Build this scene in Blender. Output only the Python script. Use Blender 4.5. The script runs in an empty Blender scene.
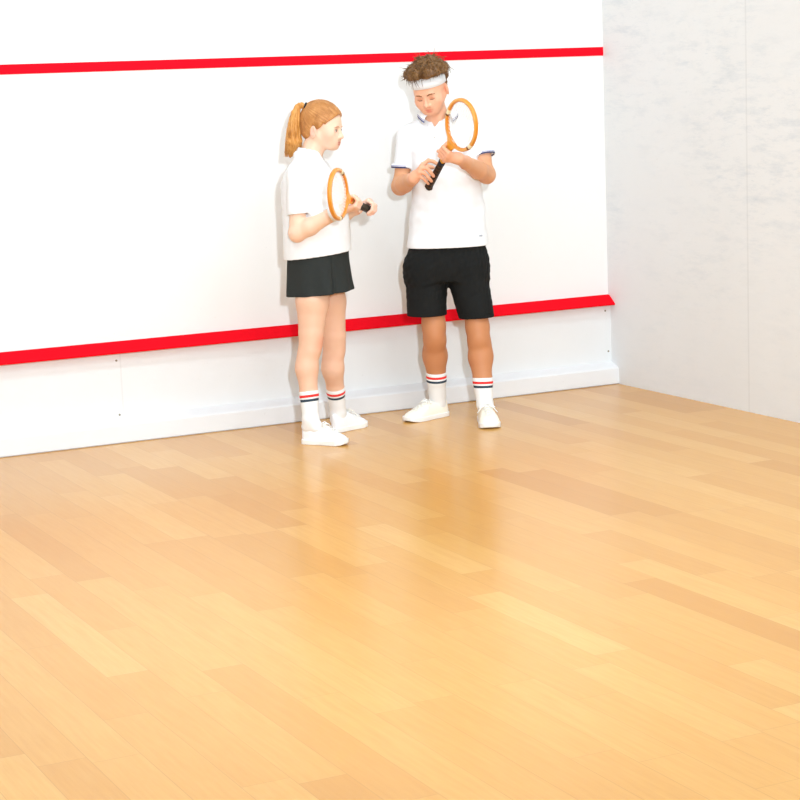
import bpy, math, random
import numpy as np
from mathutils import Matrix, Vector

rng = np.random.default_rng(7)
random.seed(7)
COL = bpy.context.scene.collection
rad = math.radians


# ------------------------------------------------------------------ helpers
def lin(r, g, b):
    def f(c):
        c /= 255.0
        return c / 12.92 if c <= 0.04045 else ((c + 0.055) / 1.055) ** 2.4
    return (f(r), f(g), f(b))


def arr(*p):
    return np.array(p, dtype=float)


def unit(v):
    v = np.asarray(v, float)
    return v / np.linalg.norm(v)


def link(ob, parent=None):
    COL.objects.link(ob)
    if parent is not None:
        ob.parent = parent
    return ob


def tag(o, label=None, cat=None, group=None, kind=None):
    if label:
        o['label'] = label
    if cat:
        o['category'] = cat
    if group:
        o['group'] = group
    if kind:
        o['kind'] = kind
    return o


def empty(name, mat):
    o = bpy.data.objects.new(name, None)
    o.empty_display_size = 0.1
    o.matrix_world = mat
    return link(o)


def make_mesh(name, V, Fq, mat, parent=None, smooth=True, col=None, u=None):
    """V (n,3), Fq list of index tuples or (m,4) array."""
    me = bpy.data.meshes.new(name)
    V = np.asarray(V, np.float32)
    if isinstance(Fq, np.ndarray):
        m = len(Fq)
        w = Fq.shape[1]
        me.vertices.add(len(V))
        me.vertices.foreach_set('co', V.ravel())
        me.loops.add(m * w)
        me.loops.foreach_set('vertex_index', Fq.ravel().astype(np.int32))
        me.polygons.add(m)
        me.polygons.foreach_set('loop_start', np.arange(0, m * w, w, dtype=np.int32))
        me.update(calc_edges=True)
    else:
        me.from_pydata(V.tolist(), [], Fq)
    me.validate()
    me.polygons.foreach_set('use_smooth', [bool(smooth)] * len(me.polygons))
    if col is not None:
        a = me.attributes.new('Col', 'FLOAT_COLOR', 'POINT')
        c4 = np.ones((len(V), 4), np.float32)
        c4[:, :3] = col
        a.data.foreach_set('color', c4.ravel())
    if u is not None:
        a = me.attributes.new('u', 'FLOAT', 'POINT')
        a.data.foreach_set('value', np.asarray(u, np.float32))
    me.materials.append(mat)
    me.update()
    return link(bpy.data.objects.new(name, me), parent)


class MB:
    """collects raw shapes for one mesh"""
    def __init__(s):
        s.v = []
        s.f = []

    def add(s, V, Fs):
        o = len(s.v)
        s.v += [tuple(map(float, p)) for p in V]
        s.f += [tuple(i + o for i in f) for f in Fs]

    def box(s, lo, hi):
        x0, y0, z0 = lo
        x1, y1, z1 = hi
        s.add([(x0, y0, z0), (x1, y0, z0), (x1, y1, z0), (x0, y1, z0), (x0, y0, z1), (x1, y0, z1), (x1, y1, z1), (x0, y1, z1)],
              [(0, 3, 2, 1), (4, 5, 6, 7), (0, 1, 5, 4), (1, 2, 6, 5), (2, 3, 7, 6), (3, 0, 4, 7)])

    def prism_x(s, prof, x0, x1):
        """profile in (y,z), extruded along x"""
        n = len(prof)
        V = [(x0, y, z) for y, z in prof] + [(x1, y, z) for y, z in prof]
        Fs = [(i, (i + 1) % n, n + (i + 1) % n, n + i) for i in range(n)]
        Fs += [tuple(range(n - 1, -1, -1)), tuple(range(n, 2 * n))]
        s.add(V, Fs)

    def tube(s, pts, r, n=6, caps=True):
        pts = [np.asarray(p, float) for p in pts]
        m = len(pts)
        rr = r if hasattr(r, '__len__') else [r] * m
        V = []
        ref = None
        for i in range(m):
            d = unit(pts[min(i + 1, m - 1)] - pts[max(i - 1, 0)])
            if ref is None:
                ref = np.cross(d, arr(0, 0, 1) if abs(d[2]) < 0.9 else arr(1, 0, 0))
            ref = unit(ref - d * (ref @ d))
            b = np.cross(d, ref)
            for k in range(n):
                a = 2 * math.pi * k / n
                V.append(pts[i] + rr[i] * (math.cos(a) * ref + math.sin(a) * b))
        Fs = [(i * n + k, i * n + (k + 1) % n, (i + 1) * n + (k + 1) % n, (i + 1) * n + k) for i in range(m - 1) for k in range(n)]
        if caps:
            Fs += [tuple(range(n - 1, -1, -1)), tuple(range((m - 1) * n, m * n))]
        s.add(V, Fs)

    def build(s, name, mat, parent=None, smooth=False):
        return make_mesh(name, np.array(s.v), s.f, mat, parent, smooth)


# ------------------------------------------------------------------ camera
FPX, CX, CY, CZ = 1922.85, -5.6744, -8.9197, 1.6408
YAW, PITCH, ROLL = -0.45657, -0.16001, -0.03857
PPX, PPY = 400.55, 399.62
fh = arr(-math.sin(YAW), math.cos(YAW), 0)          # horizontal forward
rh = arr(math.cos(YAW), math.sin(YAW), 0)           # horizontal right
fw = fh * math.cos(PITCH) + arr(0, 0, math.sin(PITCH))
up = np.cross(rh, fw)
cr, sr = math.cos(ROLL), math.sin(ROLL)
R_, U_ = cr * rh + sr * up, -sr * rh + cr * up
CAMP = arr(CX, CY, CZ)

cam = bpy.data.cameras.new('camera')
cam.sensor_width = 36.0
cam.lens = FPX * 36.0 / 800.0
cam.shift_x = (400 - PPX) / 800.0
cam.shift_y = (PPY - 400) / 800.0
cam.clip_start = 0.05
co = link(bpy.data.objects.new('camera', cam))
co.matrix_world = Matrix(((R_[0], U_[0], -fw[0], CX), (R_[1], U_[1], -fw[1], CY), (R_[2], U_[2], -fw[2], CZ), (0, 0, 0, 1)))
bpy.context.scene.camera = co


class Fig:
    """Local frame of a standing figure: x to the right, y away, z up, origin on the floor.
    P() turns a measured position of the photograph and a chosen depth into a joint in that frame."""
    def __init__(s, bx, by):
        s.b = arr(bx, by, 0)
        s.mat = Matrix.Translation((bx, by, 0)) @ Matrix.Rotation(YAW, 4, 'Z')

    def _loc(s, X):
        q = X - s.b
        return arr(q @ rh, q @ fh, q[2])

    def P(s, px, py, d):
        ray = fw + R_ * (px - PPX) / FPX - U_ * (py - PPY) / FPX
        t = (d - (CAMP - s.b) @ fh) / (ray @ fh)
        return s._loc(CAMP + t * ray)

    def G(s, px, py):
        ray = fw + R_ * (px - PPX) / FPX - U_ * (py - PPY) / FPX
        return s._loc(CAMP + ray * (-CAMP[2] / ray[2]))


# ------------------------------------------------------------------ materials
class NT:
    def __init__(s, name):
        s.m = bpy.data.materials.new(name)
        s.m.use_nodes = True
        s.t = s.m.node_tree
        s.b = s.t.nodes['Principled BSDF']

    def n(s, typ, **kw):
        nd = s.t.nodes.new(typ)
        for k, v in kw.items():
            setattr(nd, k, v)
        return nd

    def l(s, a, b):
        s.t.links.new(a, b)

    def val(s, x):
        return x

    def math(s, op, a, b=None, c=None):
        nd = s.n('ShaderNodeMath', operation=op)
        for i, v in enumerate((a, b, c)):
            if v is None:
                continue
            if isinstance(v, (int, float)):
                nd.inputs[i].default_value = v
            else:
                s.l(v, nd.inputs[i])
        return nd.outputs[0]

    def mix(s, fac, a, b, blend='MIX'):
        nd = s.n('ShaderNodeMix', data_type='RGBA', blend_type=blend)
        for i, v in ((0, fac), (6, a), (7, b)):
            if isinstance(v, (int, float)):
                nd.inputs[i].default_value = v
            elif isinstance(v, tuple):
                nd.inputs[i].default_value = (*v[:3], 1)
            else:
                s.l(v, nd.inputs[i])
        return nd.outputs[2]

    def coord(s, scale=(1, 1, 1), rot=(0, 0, 0)):
        tc = s.n('ShaderNodeTexCoord')
        mp = s.n('ShaderNodeMapping')
        mp.inputs['Scale'].default_value = scale
        mp.inputs['Rotation'].default_value = rot
        s.l(tc.outputs['Object'], mp.inputs['Vector'])
        return mp.outputs['Vector']

    def noise(s, vec, scale, detail=3.0, rough=0.5):
        nd = s.n('ShaderNodeTexNoise')
        nd.inputs['Scale'].default_value = scale
        nd.inputs['Detail'].default_value = detail
        nd.inputs['Roughness'].default_value = rough
        if vec is not None:
            s.l(vec, nd.inputs['Vector'])
        return nd.outputs['Fac']

    def ramp(s, fac, stops, interp='LINEAR'):
        nd = s.n('ShaderNodeValToRGB')
        cr_ = nd.color_ramp
        cr_.interpolation = interp
        while len(cr_.elements) < len(stops):
            cr_.elements.new(0.5)
        for e, (p, c) in zip(cr_.elements, stops):
            e.position = p
            e.color = (*c[:3], 1)
        s.l(fac, nd.inputs['Fac'])
        return nd.outputs['Color']

    def bump(s, h, strength=0.2, dist=0.01):
        nd = s.n('ShaderNodeBump')
        nd.inputs['Strength'].default_value = strength
        nd.inputs['Distance'].default_value = dist
        s.l(h, nd.inputs['Height'])
        s.l(nd.outputs['Normal'], s.b.inputs['Normal'])

    def color(s, c):
        if isinstance(c, tuple):
            s.b.inputs['Base Color'].default_value = (*c[:3], 1)
        else:
            s.l(c, s.b.inputs['Base Color'])

    def rough(s, r, spec=0.3):
        s.b.inputs['Roughness'].default_value = r
        s.b.inputs['Specular IOR Level'].default_value = spec


def fabric(name, c, var=0.04, sc=60, rough=0.85, bump=0.15):
    k = NT(name)
    n = k.noise(k.coord(), sc, 4, 0.6)
    k.color(k.mix(n, tuple(x * (1 - var) for x in c), tuple(min(1, x * (1 + var)) for x in c)))
    k.rough(rough, 0.2)
    k.bump(k.noise(k.coord(), 700, 2), bump, 0.001)
    return k.m


def plain(name, c, rough=0.5, spec=0.4, var=0.06, sc=40):
    k = NT(name)
    n = k.noise(k.coord(), sc, 3)
    k.color(k.mix(n, tuple(x * (1 - var) for x in c), tuple(min(1, x * (1 + var)) for x in c)))
    k.rough(rough, spec)
    return k.m


def skin_mat(name):
    k = NT(name)
    a = k.n('ShaderNodeAttribute', attribute_name='Col')
    n = k.noise(k.coord(), 30, 4, 0.6)
    k.color(k.mix(k.math('MULTIPLY', n, 0.12), a.outputs['Color'], lin(205, 110, 80)))
    k.rough(0.55, 0.3)
    k.b.inputs['Subsurface Weight'].default_value = 0.12
    k.b.inputs['Subsurface Radius'].default_value = (0.012, 0.005, 0.003)
    k.b.inputs['Subsurface Scale'].default_value = 0.6
    return k.m


def hair_mat(name, dark, mid, light, freq=18.0):
    k = NT(name)
    a = k.n('ShaderNodeAttribute', attribute_name='u')
    cb = k.n('ShaderNodeCombineXYZ')
    k.l(a.outputs['Fac'], cb.inputs[0])
    n1 = k.noise(cb.outputs[0], freq, 3, 0.7)
    n2 = k.noise(k.coord(), 22, 4, 0.6)
    f = k.math('ADD', k.math('MULTIPLY', n1, 0.6), k.math('MULTIPLY', n2, 0.4))
    k.color(k.ramp(f, [(0.32, dark), (0.5, mid), (0.68, light)]))
    k.rough(0.45, 0.35)
    return k.m


def stripe_mat(name, base, bands):
    """bands: list of (u0,u1,color) on the stored attribute u in 0..1"""
    k = NT(name)
    a = k.n('ShaderNodeAttribute', attribute_name='u')
    stops = [(0.0, base)]
    for u0, u1, c in bands:
        stops += [(u0, c), (u1, base)]
    k.color(k.ramp(a.outputs['Fac'], stops, 'CONSTANT'))
    k.rough(0.9, 0.15)
    k.bump(k.noise(k.coord(), 500, 2), 0.15, 0.001)
    return k.m


WHITE = (0.86, 0.855, 0.845)


def wall_mat(name, c, c2, scuff=None, scuff_amt=0.0, seam_y=None, seam_x=None):
    k = NT(name)
    v = k.coord()
    n = k.noise(v, 3.0, 6, 0.6)
    colr = k.mix(n, c, c2)
    # fine specks
    sp = k.noise(v, 55.0, 2, 0.5)
    spm = k.math('MULTIPLY', k.math('GREATER_THAN', sp, 0.74), 0.10)
    colr = k.mix(spm, colr, lin(150, 140, 120))
    if scuff:
        s1 = k.noise(k.coord((1, 1.6, 6.5), (rad(14), 0, 0)), 2.2, 6, 0.72)
        s2 = k.noise(k.coord((1, 1.0, 1.0)), 1.2, 3, 0.6)
        s3 = k.noise(k.coord((1, 2.4, 9.0), (rad(-30), 0, 0)), 2.6, 6, 0.75)
        s4 = k.noise(k.coord((1, 9, 40), (rad(24), 0, 0)), 2.0, 4, 0.7)
        z = k.n('ShaderNodeSeparateXYZ')
        k.l(v, z.inputs[0])
        m1 = k.math('MULTIPLY', k.math('SUBTRACT', s1, 0.50), 4.5)
        m3 = k.math('MULTIPLY', k.math('SUBTRACT', s3, 0.53), 4.5)
        m4 = k.math('MULTIPLY', k.math('SUBTRACT', s4, 0.60), 6.0)
        mm = k.n('ShaderNodeClamp')
        k.l(k.math('ADD', k.math('MAXIMUM', k.math('MAXIMUM', m1, m3), m4), 0.0), mm.inputs[0])
        reg = k.n('ShaderNodeMapRange')
        reg.inputs['From Min'].default_value = 0.30
        reg.inputs['From Max'].default_value = 0.60
        k.l(s2, reg.inputs[0])
        hz = k.n('ShaderNodeMapRange')
        hz.inputs['From Min'].default_value = 0.3
        hz.inputs['From Max'].default_value = 1.1
        hz.inputs['To Min'].default_value = 0.25
        k.l(z.outputs[2], hz.inputs[0])
        fac = k.math('MULTIPLY', k.math('MULTIPLY', k.math('MULTIPLY', mm.outputs[0], reg.outputs[0]), hz.outputs[0]), scuff_amt)
        colr = k.mix(fac, colr, scuff)
        if seam_y is not None:
            dy = k.math('ABSOLUTE', k.math('SUBTRACT', z.outputs[1], seam_y))
            sm = k.math('MULTIPLY', k.math('LESS_THAN', dy, 0.006), 0.10)
            colr = k.mix(sm, colr, lin(120, 118, 112))
    if seam_x is not None:
        zx = k.n('ShaderNodeSeparateXYZ')
        k.l(v, zx.inputs[0])
        dx = k.math('ABSOLUTE', k.math('SUBTRACT', zx.outputs[0], seam_x))
        colr = k.mix(k.math('MULTIPLY', k.math('LESS_THAN', dx, 0.004), 0.09), colr, lin(120, 112, 98))
    k.color(colr)
    k.rough(0.75, 0.15)
    k.bump(k.noise(v, 40.0, 5, 0.6), 0.10, 0.004)
    return k.m


def floor_mat():
    k = NT('wood_boards')
    W = 0.128
    tc = k.n('ShaderNodeTexCoord')
    sp = k.n('ShaderNodeSeparateXYZ')
    k.l(tc.outputs['Object'], sp.inputs[0])
    x, y = sp.outputs[0], sp.outputs[1]
    xr = k.math('DIVIDE', k.math('ADD', x, 3.208), W)
    row = k.math('FLOOR', xr)
    fx = k.math('SUBTRACT', xr, row)
    wn = k.n('ShaderNodeTexWhiteNoise', noise_dimensions='1D')
    k.l(k.math('ADD', row, 17.3), wn.inputs['W'])
    r1 = wn.outputs['Value']
    wn2 = k.n('ShaderNodeTexWhiteNoise', noise_dimensions='1D')
    k.l(k.math('ADD', row, 91.7), wn2.inputs['W'])
    L = k.math('ADD', k.math('MULTIPLY', wn2.outputs['Value'], 0.75), 0.7)
    yy = k.math('ADD', k.math('DIVIDE', y, L), k.math('MULTIPLY', r1, 9.0))
    seg = k.math('FLOOR', yy)
    fy = k.math('SUBTRACT', yy, seg)
    cb = k.n('ShaderNodeCombineXYZ')
    k.l(row, cb.inputs[0])
    k.l(seg, cb.inputs[1])
    wn3 = k.n('ShaderNodeTexWhiteNoise', noise_dimensions='2D')
    k.l(cb.outputs[0], wn3.inputs['Vector'])
    rnd = wn3.outputs['Value']
    base = k.ramp(rnd, FLOOR_STOPS)
    # grain: stretched along the board, shifted from board to board
    g = k.n('ShaderNodeCombineXYZ')
    k.l(k.math('ADD', k.math('MULTIPLY', x, 26.0), k.math('MULTIPLY', rnd, 40.0)), g.inputs[0])
    k.l(k.math('MULTIPLY', y, 1.6), g.inputs[1])
    gn = k.noise(g.outputs[0], 2.2, 6, 0.65)
    base = k.mix(k.math('MULTIPLY', k.math('SUBTRACT', gn, 0.35), 0.85), base, lin(188, 124, 54))
    gf = k.n('ShaderNodeCombineXYZ')
    k.l(k.math('MULTIPLY', x, 160.0), gf.inputs[0])
    k.l(k.math('MULTIPLY', y, 7.0), gf.inputs[1])
    g2 = k.noise(gf.outputs[0], 1.0, 3, 0.6)
    base = k.mix(k.math('MULTIPLY', g2, 0.12), base, lin(170, 104, 40))
    # joints
    ex = k.math('MULTIPLY', k.math('MINIMUM', fx, k.math('SUBTRACT', 1.0, fx)), W)
    ey = k.math('MULTIPLY', k.math('MINIMUM', fy, k.math('SUBTRACT', 1.0, fy)), L)
    e = k.math('MINIMUM', ex, ey)
    j = k.math('MULTIPLY', k.math('LESS_THAN', e, 0.0012), 0.28)
    base = k.mix(j, base, lin(150, 100, 50))
    k.color(base)
    rn = k.n('ShaderNodeMapRange')
    rn.inputs['To Min'].default_value = 0.19
    rn.inputs['To Max'].default_value = 0.29
    k.l(gn, rn.inputs[0])
    k.l(rn.outputs[0], k.b.inputs['Roughness'])
    k.b.inputs['Specular IOR Level'].default_value = 0.5
    k.bump(k.math('ADD', k.math('MULTIPLY', g2, 0.3), k.math('MULTIPLY', j, -1.0)), 0.06, 0.002)
    return k.m


FLOOR_STOPS = [(0.0, lin(202, 144, 66)), (0.10, lin(210, 154, 76)), (0.5, lin(217, 162, 83)), (0.8, lin(220, 167, 88)), (1.0, lin(226, 175, 98))]
M = {}
M['floor'] = floor_mat()
M['wall'] = wall_mat('white_wall_paint', (0.845, 0.828, 0.79), (0.825, 0.805, 0.765))
M['panel'] = wall_mat('white_panel_paint', (0.80, 0.795, 0.775), (0.75, 0.745, 0.72), seam_x=-2.81)
M['wall_r'] = wall_mat('scuffed_wall_paint', (0.81, 0.81, 0.795), (0.765, 0.765, 0.75), lin(172, 184, 194), 0.42, -1.27)
M['red'] = plain('red_line_paint', lin(238, 16, 36), 0.8, 0.05, 0.05, 60)
M['red2'] = plain('red_batten_paint', lin(234, 12, 30), 0.8, 0.05, 0.08, 60)
M['board_white'] = wall_mat('white_board_paint', (0.82, 0.815, 0.80), (0.77, 0.765, 0.75))
M['gap'] = plain('dark_gap', lin(70, 60, 50), 0.9, 0.1)
M['shirt'] = fabric('white_cotton', (0.87, 0.87, 0.865), 0.02, 40)
M['shirt2'] = fabric('white_pique', (0.87, 0.87, 0.86), 0.02, 40)
M['black'] = fabric('black_cotton', lin(24, 25, 24), 0.15, 50)
M['charcoal'] = fabric('charcoal_twill', lin(45, 48, 46), 0.10, 60)
M['cuff'] = stripe_mat('striped_cuff', (0.86, 0.86, 0.85), [(0.35, 0.52, lin(150, 150, 185)), (0.62, 0.97, lin(62, 66, 104))])
M['collar_m'] = stripe_mat('striped_collar', (0.87, 0.87, 0.86), [(0.70, 0.76, lin(150, 150, 185)), (0.80, 0.92, lin(90, 95, 140))])
M['sock'] = stripe_mat('striped_sock', (0.86, 0.855, 0.83), [(0.055, 0.105, lin(232, 60, 56)), (0.135, 0.182, lin(58, 72, 84))])
M['canvas_w'] = fabric('white_canvas', (0.86, 0.855, 0.84), 0.02, 80)
M['canvas_m'] = fabric('cream_canvas', lin(247, 240, 222), 0.03, 80)
M['rubber'] = plain('white_rubber', lin(240, 237, 230), 0.5, 0.4)
M['under'] = plain('brown_rubber', lin(120, 80, 50), 0.6, 0.3)
M['lace'] = fabric('white_lace', lin(248, 244, 234), 0.02, 90)
M['terry'] = fabric('white_terry', (0.87, 0.87, 0.865), 0.02, 200, 0.95, 0.5)
M['skin'] = skin_mat('skin')
M['hair_m'] = hair_mat('brown_hair', lin(74, 46, 20), lin(112, 76, 38), lin(160, 118, 70))
M['hair_w'] = hair_mat('copper_hair', lin(150, 94, 46), lin(190, 128, 70), lin(226, 172, 110), 5.0)
M['hair_p'] = hair_mat('golden_hair', lin(164, 98, 40), lin(206, 142, 68), lin(234, 182, 110), 5.0)
M['brow_m'] = plain('brown_brow', lin(136, 88, 48), 0.7, 0.2)
M['brow_w'] = plain('ginger_brow', lin(196, 130, 90), 0.7, 0.2)
M['lash'] = plain('lash', lin(96, 56, 40), 0.7, 0.2)
M['eye'] = plain('eye_white', lin(235, 228, 220), 0.3, 0.5)
M['iris'] = plain('iris', lin(88, 84, 70), 0.3, 0.5)
M['tie'] = plain('black_elastic', lin(28, 36, 36), 0.7, 0.3)
M['mark'] = plain('grey_embroidery', lin(176, 180, 188), 0.8, 0.2)
M['button'] = plain('pearl_button', lin(240, 236, 228), 0.3, 0.5)


def wood_mat(name):
    k = NT(name)
    a = k.n('ShaderNodeAttribute', attribute_name='u')
    n = k.noise(k.coord((1, 1, 1)), 45, 4, 0.6)
    f = k.math('ADD', a.outputs['Fac'], k.math('MULTIPLY', k.math('SUBTRACT', n, 0.5), 0.35))
    k.color(k.ramp(f, [(0.0, lin(226, 132, 28)), (0.35, lin(236, 160, 66)), (0.65, lin(240, 178, 92)), (1.0, lin(222, 140, 40))]))
    k.rough(0.3, 0.5)
    return k.m


M['wood'] = wood_mat('varnished_ash')
M['throat'] = plain('amber_varnish', lin(242, 168, 56), 0.3, 0.5)
M['string'] = plain('gut_string', lin(236, 232, 222), 0.4, 0.4)
M['binding'] = plain('brown_binding', lin(130, 70, 24), 0.5, 0.3)
M['tape'] = plain('cream_binding', lin(244, 226, 186), 0.5, 0.3)
M['decal'] = plain('red_decal', lin(232, 56, 40), 0.5, 0.3)


def grip_mat(name, c, c2):
    k = NT(name)
    v = k.coord((1, 1, 1), (0, 0, rad(12)))
    w = k.n('ShaderNodeTexWave', bands_direction='Y')
    w.inputs['Scale'].default_value = 14
    w.inputs['Distortion'].default_value = 0.4
    k.l(v, w.inputs['Vector'])
    k.color(k.mix(w.outputs['Fac'], c, c2))
    k.rough(0.6, 0.3)
    return k.m


M['grip'] = grip_mat('dark_leather_wrap', lin(28, 20, 14), lin(74, 50, 30))
M['grip2'] = grip_mat('black_leather_wrap', lin(24, 24, 20), lin(66, 60, 48))
M['grip_collar'] = plain('black_rubber_collar', lin(30, 38, 50), 0.5, 0.3)


# ------------------------------------------------------------------ the court
def structure(name, mb, mat):
    return tag(mb.build(name, mat), kind='structure')


XL, YB, H = -6.4, -9.75, 5.4
m = MB(); m.box((XL - .2, YB - .2, -.1), (.2, .2, 0)); structure('floor', m, M['floor'])
m = MB(); m.box((XL - .2, YB - .2, H), (.2, .2, H + .1)); structure('ceiling', m, M['wall'])
m = MB(); m.box((XL - .2, 0, 0), (.2, .2, H)); structure('wall_front', m, M['wall'])
m = MB(); m.box((XL - .2, YB - .2, 0), (.2, YB, H)); structure('wall_back', m, M['wall'])
m = MB(); m.box((0, YB, 0), (.2, 0, H)); structure('wall_right', m, M['wall_r'])
m = MB(); m.box((XL - .2, YB, 0), (XL, 0, H)); structure('wall_left', m, M['wall_r'])
# tin: panel, sloping red batten, board along the floor, service line
m = MB(); m.prism_x([(0, .44), (-.022, .432), (-.022, .10), (0, .10)], XL, 0)
tin = structure('trim_1', m, M['panel'])
m = MB(); m.prism_x([(0, .486), (-.014, .484), (-.070, .440), (-.068, .433), (-.012, .428), (0, .436)], XL, 0)
structure('trim_2', m, M['red2'])
m = MB(); m.prism_x([(0, .125), (-.03, .115), (-.085, .094), (-.094, .086), (-.094, .005), (-.084, .005), (-.084, 0), (0, 0)], XL, 0)
structure('baseboard_front', m, M['board_white'])
m = MB(); m.box((XL, -.0025, 1.777), (0, 0, 1.823)); structure('trim_3', m, M['red'])
# screws in the tin panel
for sx, sz in ((-2.83, .395), (-2.83, .128), (-.035, .40), (-.02, .175), (-1.70, .22), (-1.70, .195), (-4.9, .39), (-4.9, .18)):
    m = MB()
    m.tube([(sx, -.0215, sz), (sx, -.0245, sz), (sx, -.0255, sz)], [.0055, .005, .002], 10)
    sc_ = m.build('screw', plain('rusty_screw', lin(140, 128, 105), .5) if 'screw' not in M else M['screw'], tin)
    M['screw'] = sc_.data.materials[0]


# ------------------------------------------------------------------ implicit surfaces
def smin(a, b, k):
    if k <= 0:
        return np.minimum(a, b)
    h = np.clip(.5 + .5 * (b - a) / k, 0, 1)
    return b * (1 - h) + a * h - k * h * (1 - h)


class SDF:
    def __init__(s):
        s.ops = []

    def add(s, pr, k=.01):
        s.ops.append(('add', pr, k)); return s

    def cut(s, pr, k=.004):
        s.ops.append(('cut', pr, k)); return s

    def solve(s, h, lo=None, hi=None, post=None):
        pad = .02
        if lo is None:
            lo = np.min([p[1] for o, p, k in s.ops if o == 'add'], axis=0) - pad
            hi = np.max([p[2] for o, p, k in s.ops if o == 'add'], axis=0) + pad
        n = np.ceil((hi - lo) / h).astype(int) + 1
        ax = [lo[i] + h * np.arange(n[i]) for i in range(3)]
        f = np.full(n, 1.0, np.float32)
        for op, (fn, a, b), k in s.ops:
            mg = k + 4 * h + .012
            i0 = np.clip(np.floor((a - mg - lo) / h).astype(int), 0, n - 1)
            i1 = np.clip(np.ceil((b + mg - lo) / h).astype(int) + 1, 1, n)
            if np.any(i1 <= i0):
                continue
            sl = tuple(slice(i0[i], i1[i]) for i in range(3))
            X = ax[0][sl[0]][:, None, None]; Y = ax[1][sl[1]][None, :, None]; Z = ax[2][sl[2]][None, None, :]
            d = np.broadcast_to(fn(X, Y, Z), f[sl].shape)
            if op == 'add':
                f[sl] = smin(f[sl], d, k)
            else:
                f[sl] = -smin(-f[sl], d, k)
        if post is not None:
            f = post(f, ax[0][:, None, None], ax[1][None, :, None], ax[2][None, None, :]).astype(np.float32)
        s.f, s.lo, s.h = f, lo, h
        return s

    def nets(s):
        return surface_nets(s.f, s.lo, s.h)


def surface_nets(f, lo, h):
    for a in range(3):          # close at the borders
        i = [slice(None)] * 3
        for e in (0, -1):
            i[a] = e
            f[tuple(i)] = np.maximum(f[tuple(i)], h)
    s = f < 0
    nx, ny, nz = f.shape
    cnt = np.zeros((nx - 1, ny - 1, nz - 1), np.uint8)
    offs = [(i, j, k) for i in (0, 1) for j in (0, 1) for k in (0, 1)]
    for i, j, k in offs:
        cnt += s[i:nx - 1 + i, j:ny - 1 + j, k:nz - 1 + k]
    act = (cnt > 0) & (cnt < 8)
    I = np.argwhere(act)
    idx = np.full(act.shape, -1, np.int32)
    idx[act] = np.arange(len(I))
    pos = np.zeros((len(I), 3)); num = np.zeros(len(I))
    for a in offs:
        for ax in range(3):
            if a[ax]:
                continue
            b = list(a); b[ax] = 1
            fa = f[I[:, 0] + a[0], I[:, 1] + a[1], I[:, 2] + a[2]]
            fb = f[I[:, 0] + b[0], I[:, 1] + b[1], I[:, 2] + b[2]]
            c = (fa < 0) != (fb < 0)
            t = np.where(c, fa / np.where(c, fa - fb, 1), 0)
            for q in range(3):
                pos[:, q] += np.where(c, a[q] + (t if q == ax else 0), 0)
            num += c
    V = lo + h * (I + pos / num[:, None])
    quads = []
    for ax in range(3):
        p, q = (ax + 1) % 3, (ax + 2) % 3
        A = [slice(None)] * 3; B = [slice(None)] * 3
        A[ax] = slice(0, -1); B[ax] = slice(1, None)
        sa, sb = s[tuple(A)], s[tuple(B)]
        E = np.argwhere(sa != sb)
        ok = (E[:, p] > 0) & (E[:, q] > 0) & (E[:, p] < f.shape[p] - 1) & (E[:, q] < f.shape[q] - 1)
        E = E[ok]
        ins = sa[E[:, 0], E[:, 1], E[:, 2]]
        cs = []
        for dp, dq in ((-1, -1), (0, -1), (0, 0), (-1, 0)):
            c = E.copy(); c[:, p] += dp; c[:, q] += dq
            cs.append(idx[c[:, 0], c[:, 1], c[:, 2]])
        Q = np.stack(cs, 1)
        Q[~ins] = Q[~ins][:, ::-1]
        quads.append(Q)
    return V, np.concatenate(quads)


# primitives: (function, lower bound, upper bound)
def cone(a, b, ra, rb=None, flat=None):
    a, b = np.asarray(a, float), np.asarray(b, float)
    rb = ra if rb is None else rb
    ba = b - a
    L2 = max(ba @ ba, 1e-9)
    R = max(ra, rb)
    if flat is not None:
        n, sc = unit(flat[0]), flat[1]

    def fn(X, Y, Z):
        px, py, pz = X - a[0], Y - a[1], Z - a[2]
        t = np.clip((px * ba[0] + py * ba[1] + pz * ba[2]) / L2, 0, 1)
        qx, qy, qz = px - t * ba[0], py - t * ba[1], pz - t * ba[2]
        q2 = qx * qx + qy * qy + qz * qz
        if flat is not None:
            qn = qx * n[0] + qy * n[1] + qz * n[2]
            q2 = q2 + qn * qn * (1 / sc ** 2 - 1)
        return np.sqrt(q2) - (ra + (rb - ra) * t)
    return fn, np.minimum(a, b) - R, np.maximum(a, b) + R


def chain(S, pts, rs, k=.01, flat=None):
    for i in range(len(pts) - 1):
        S.add(cone(pts[i], pts[i + 1], rs[i], rs[i + 1], flat), k)


def ell(c, r, R=None):
    c = np.asarray(c, float); r = np.asarray(r, float)
    Rm = np.eye(3) if R is None else R

    def fn(X, Y, Z):
        px, py, pz = X - c[0], Y - c[1], Z - c[2]
        u = px * Rm[0, 0] + py * Rm[1, 0] + pz * Rm[2, 0]
        v = px * Rm[0, 1] + py * Rm[1, 1] + pz * Rm[2, 1]
        w = px * Rm[0, 2] + py * Rm[1, 2] + pz * Rm[2, 2]
        k0 = np.sqrt((u / r[0]) ** 2 + (v / r[1]) ** 2 + (w / r[2]) ** 2)
        k1 = np.sqrt((u / r[0] ** 2) ** 2 + (v / r[1] ** 2) ** 2 + (w / r[2] ** 2) ** 2) + 1e-9
        return k0 * (k0 - 1) / k1
    e = np.sqrt(((Rm * r) ** 2).sum(1))
    return fn, c - e, c + e


def ball(c, r):
    return ell(c, (r, r, r))


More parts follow.
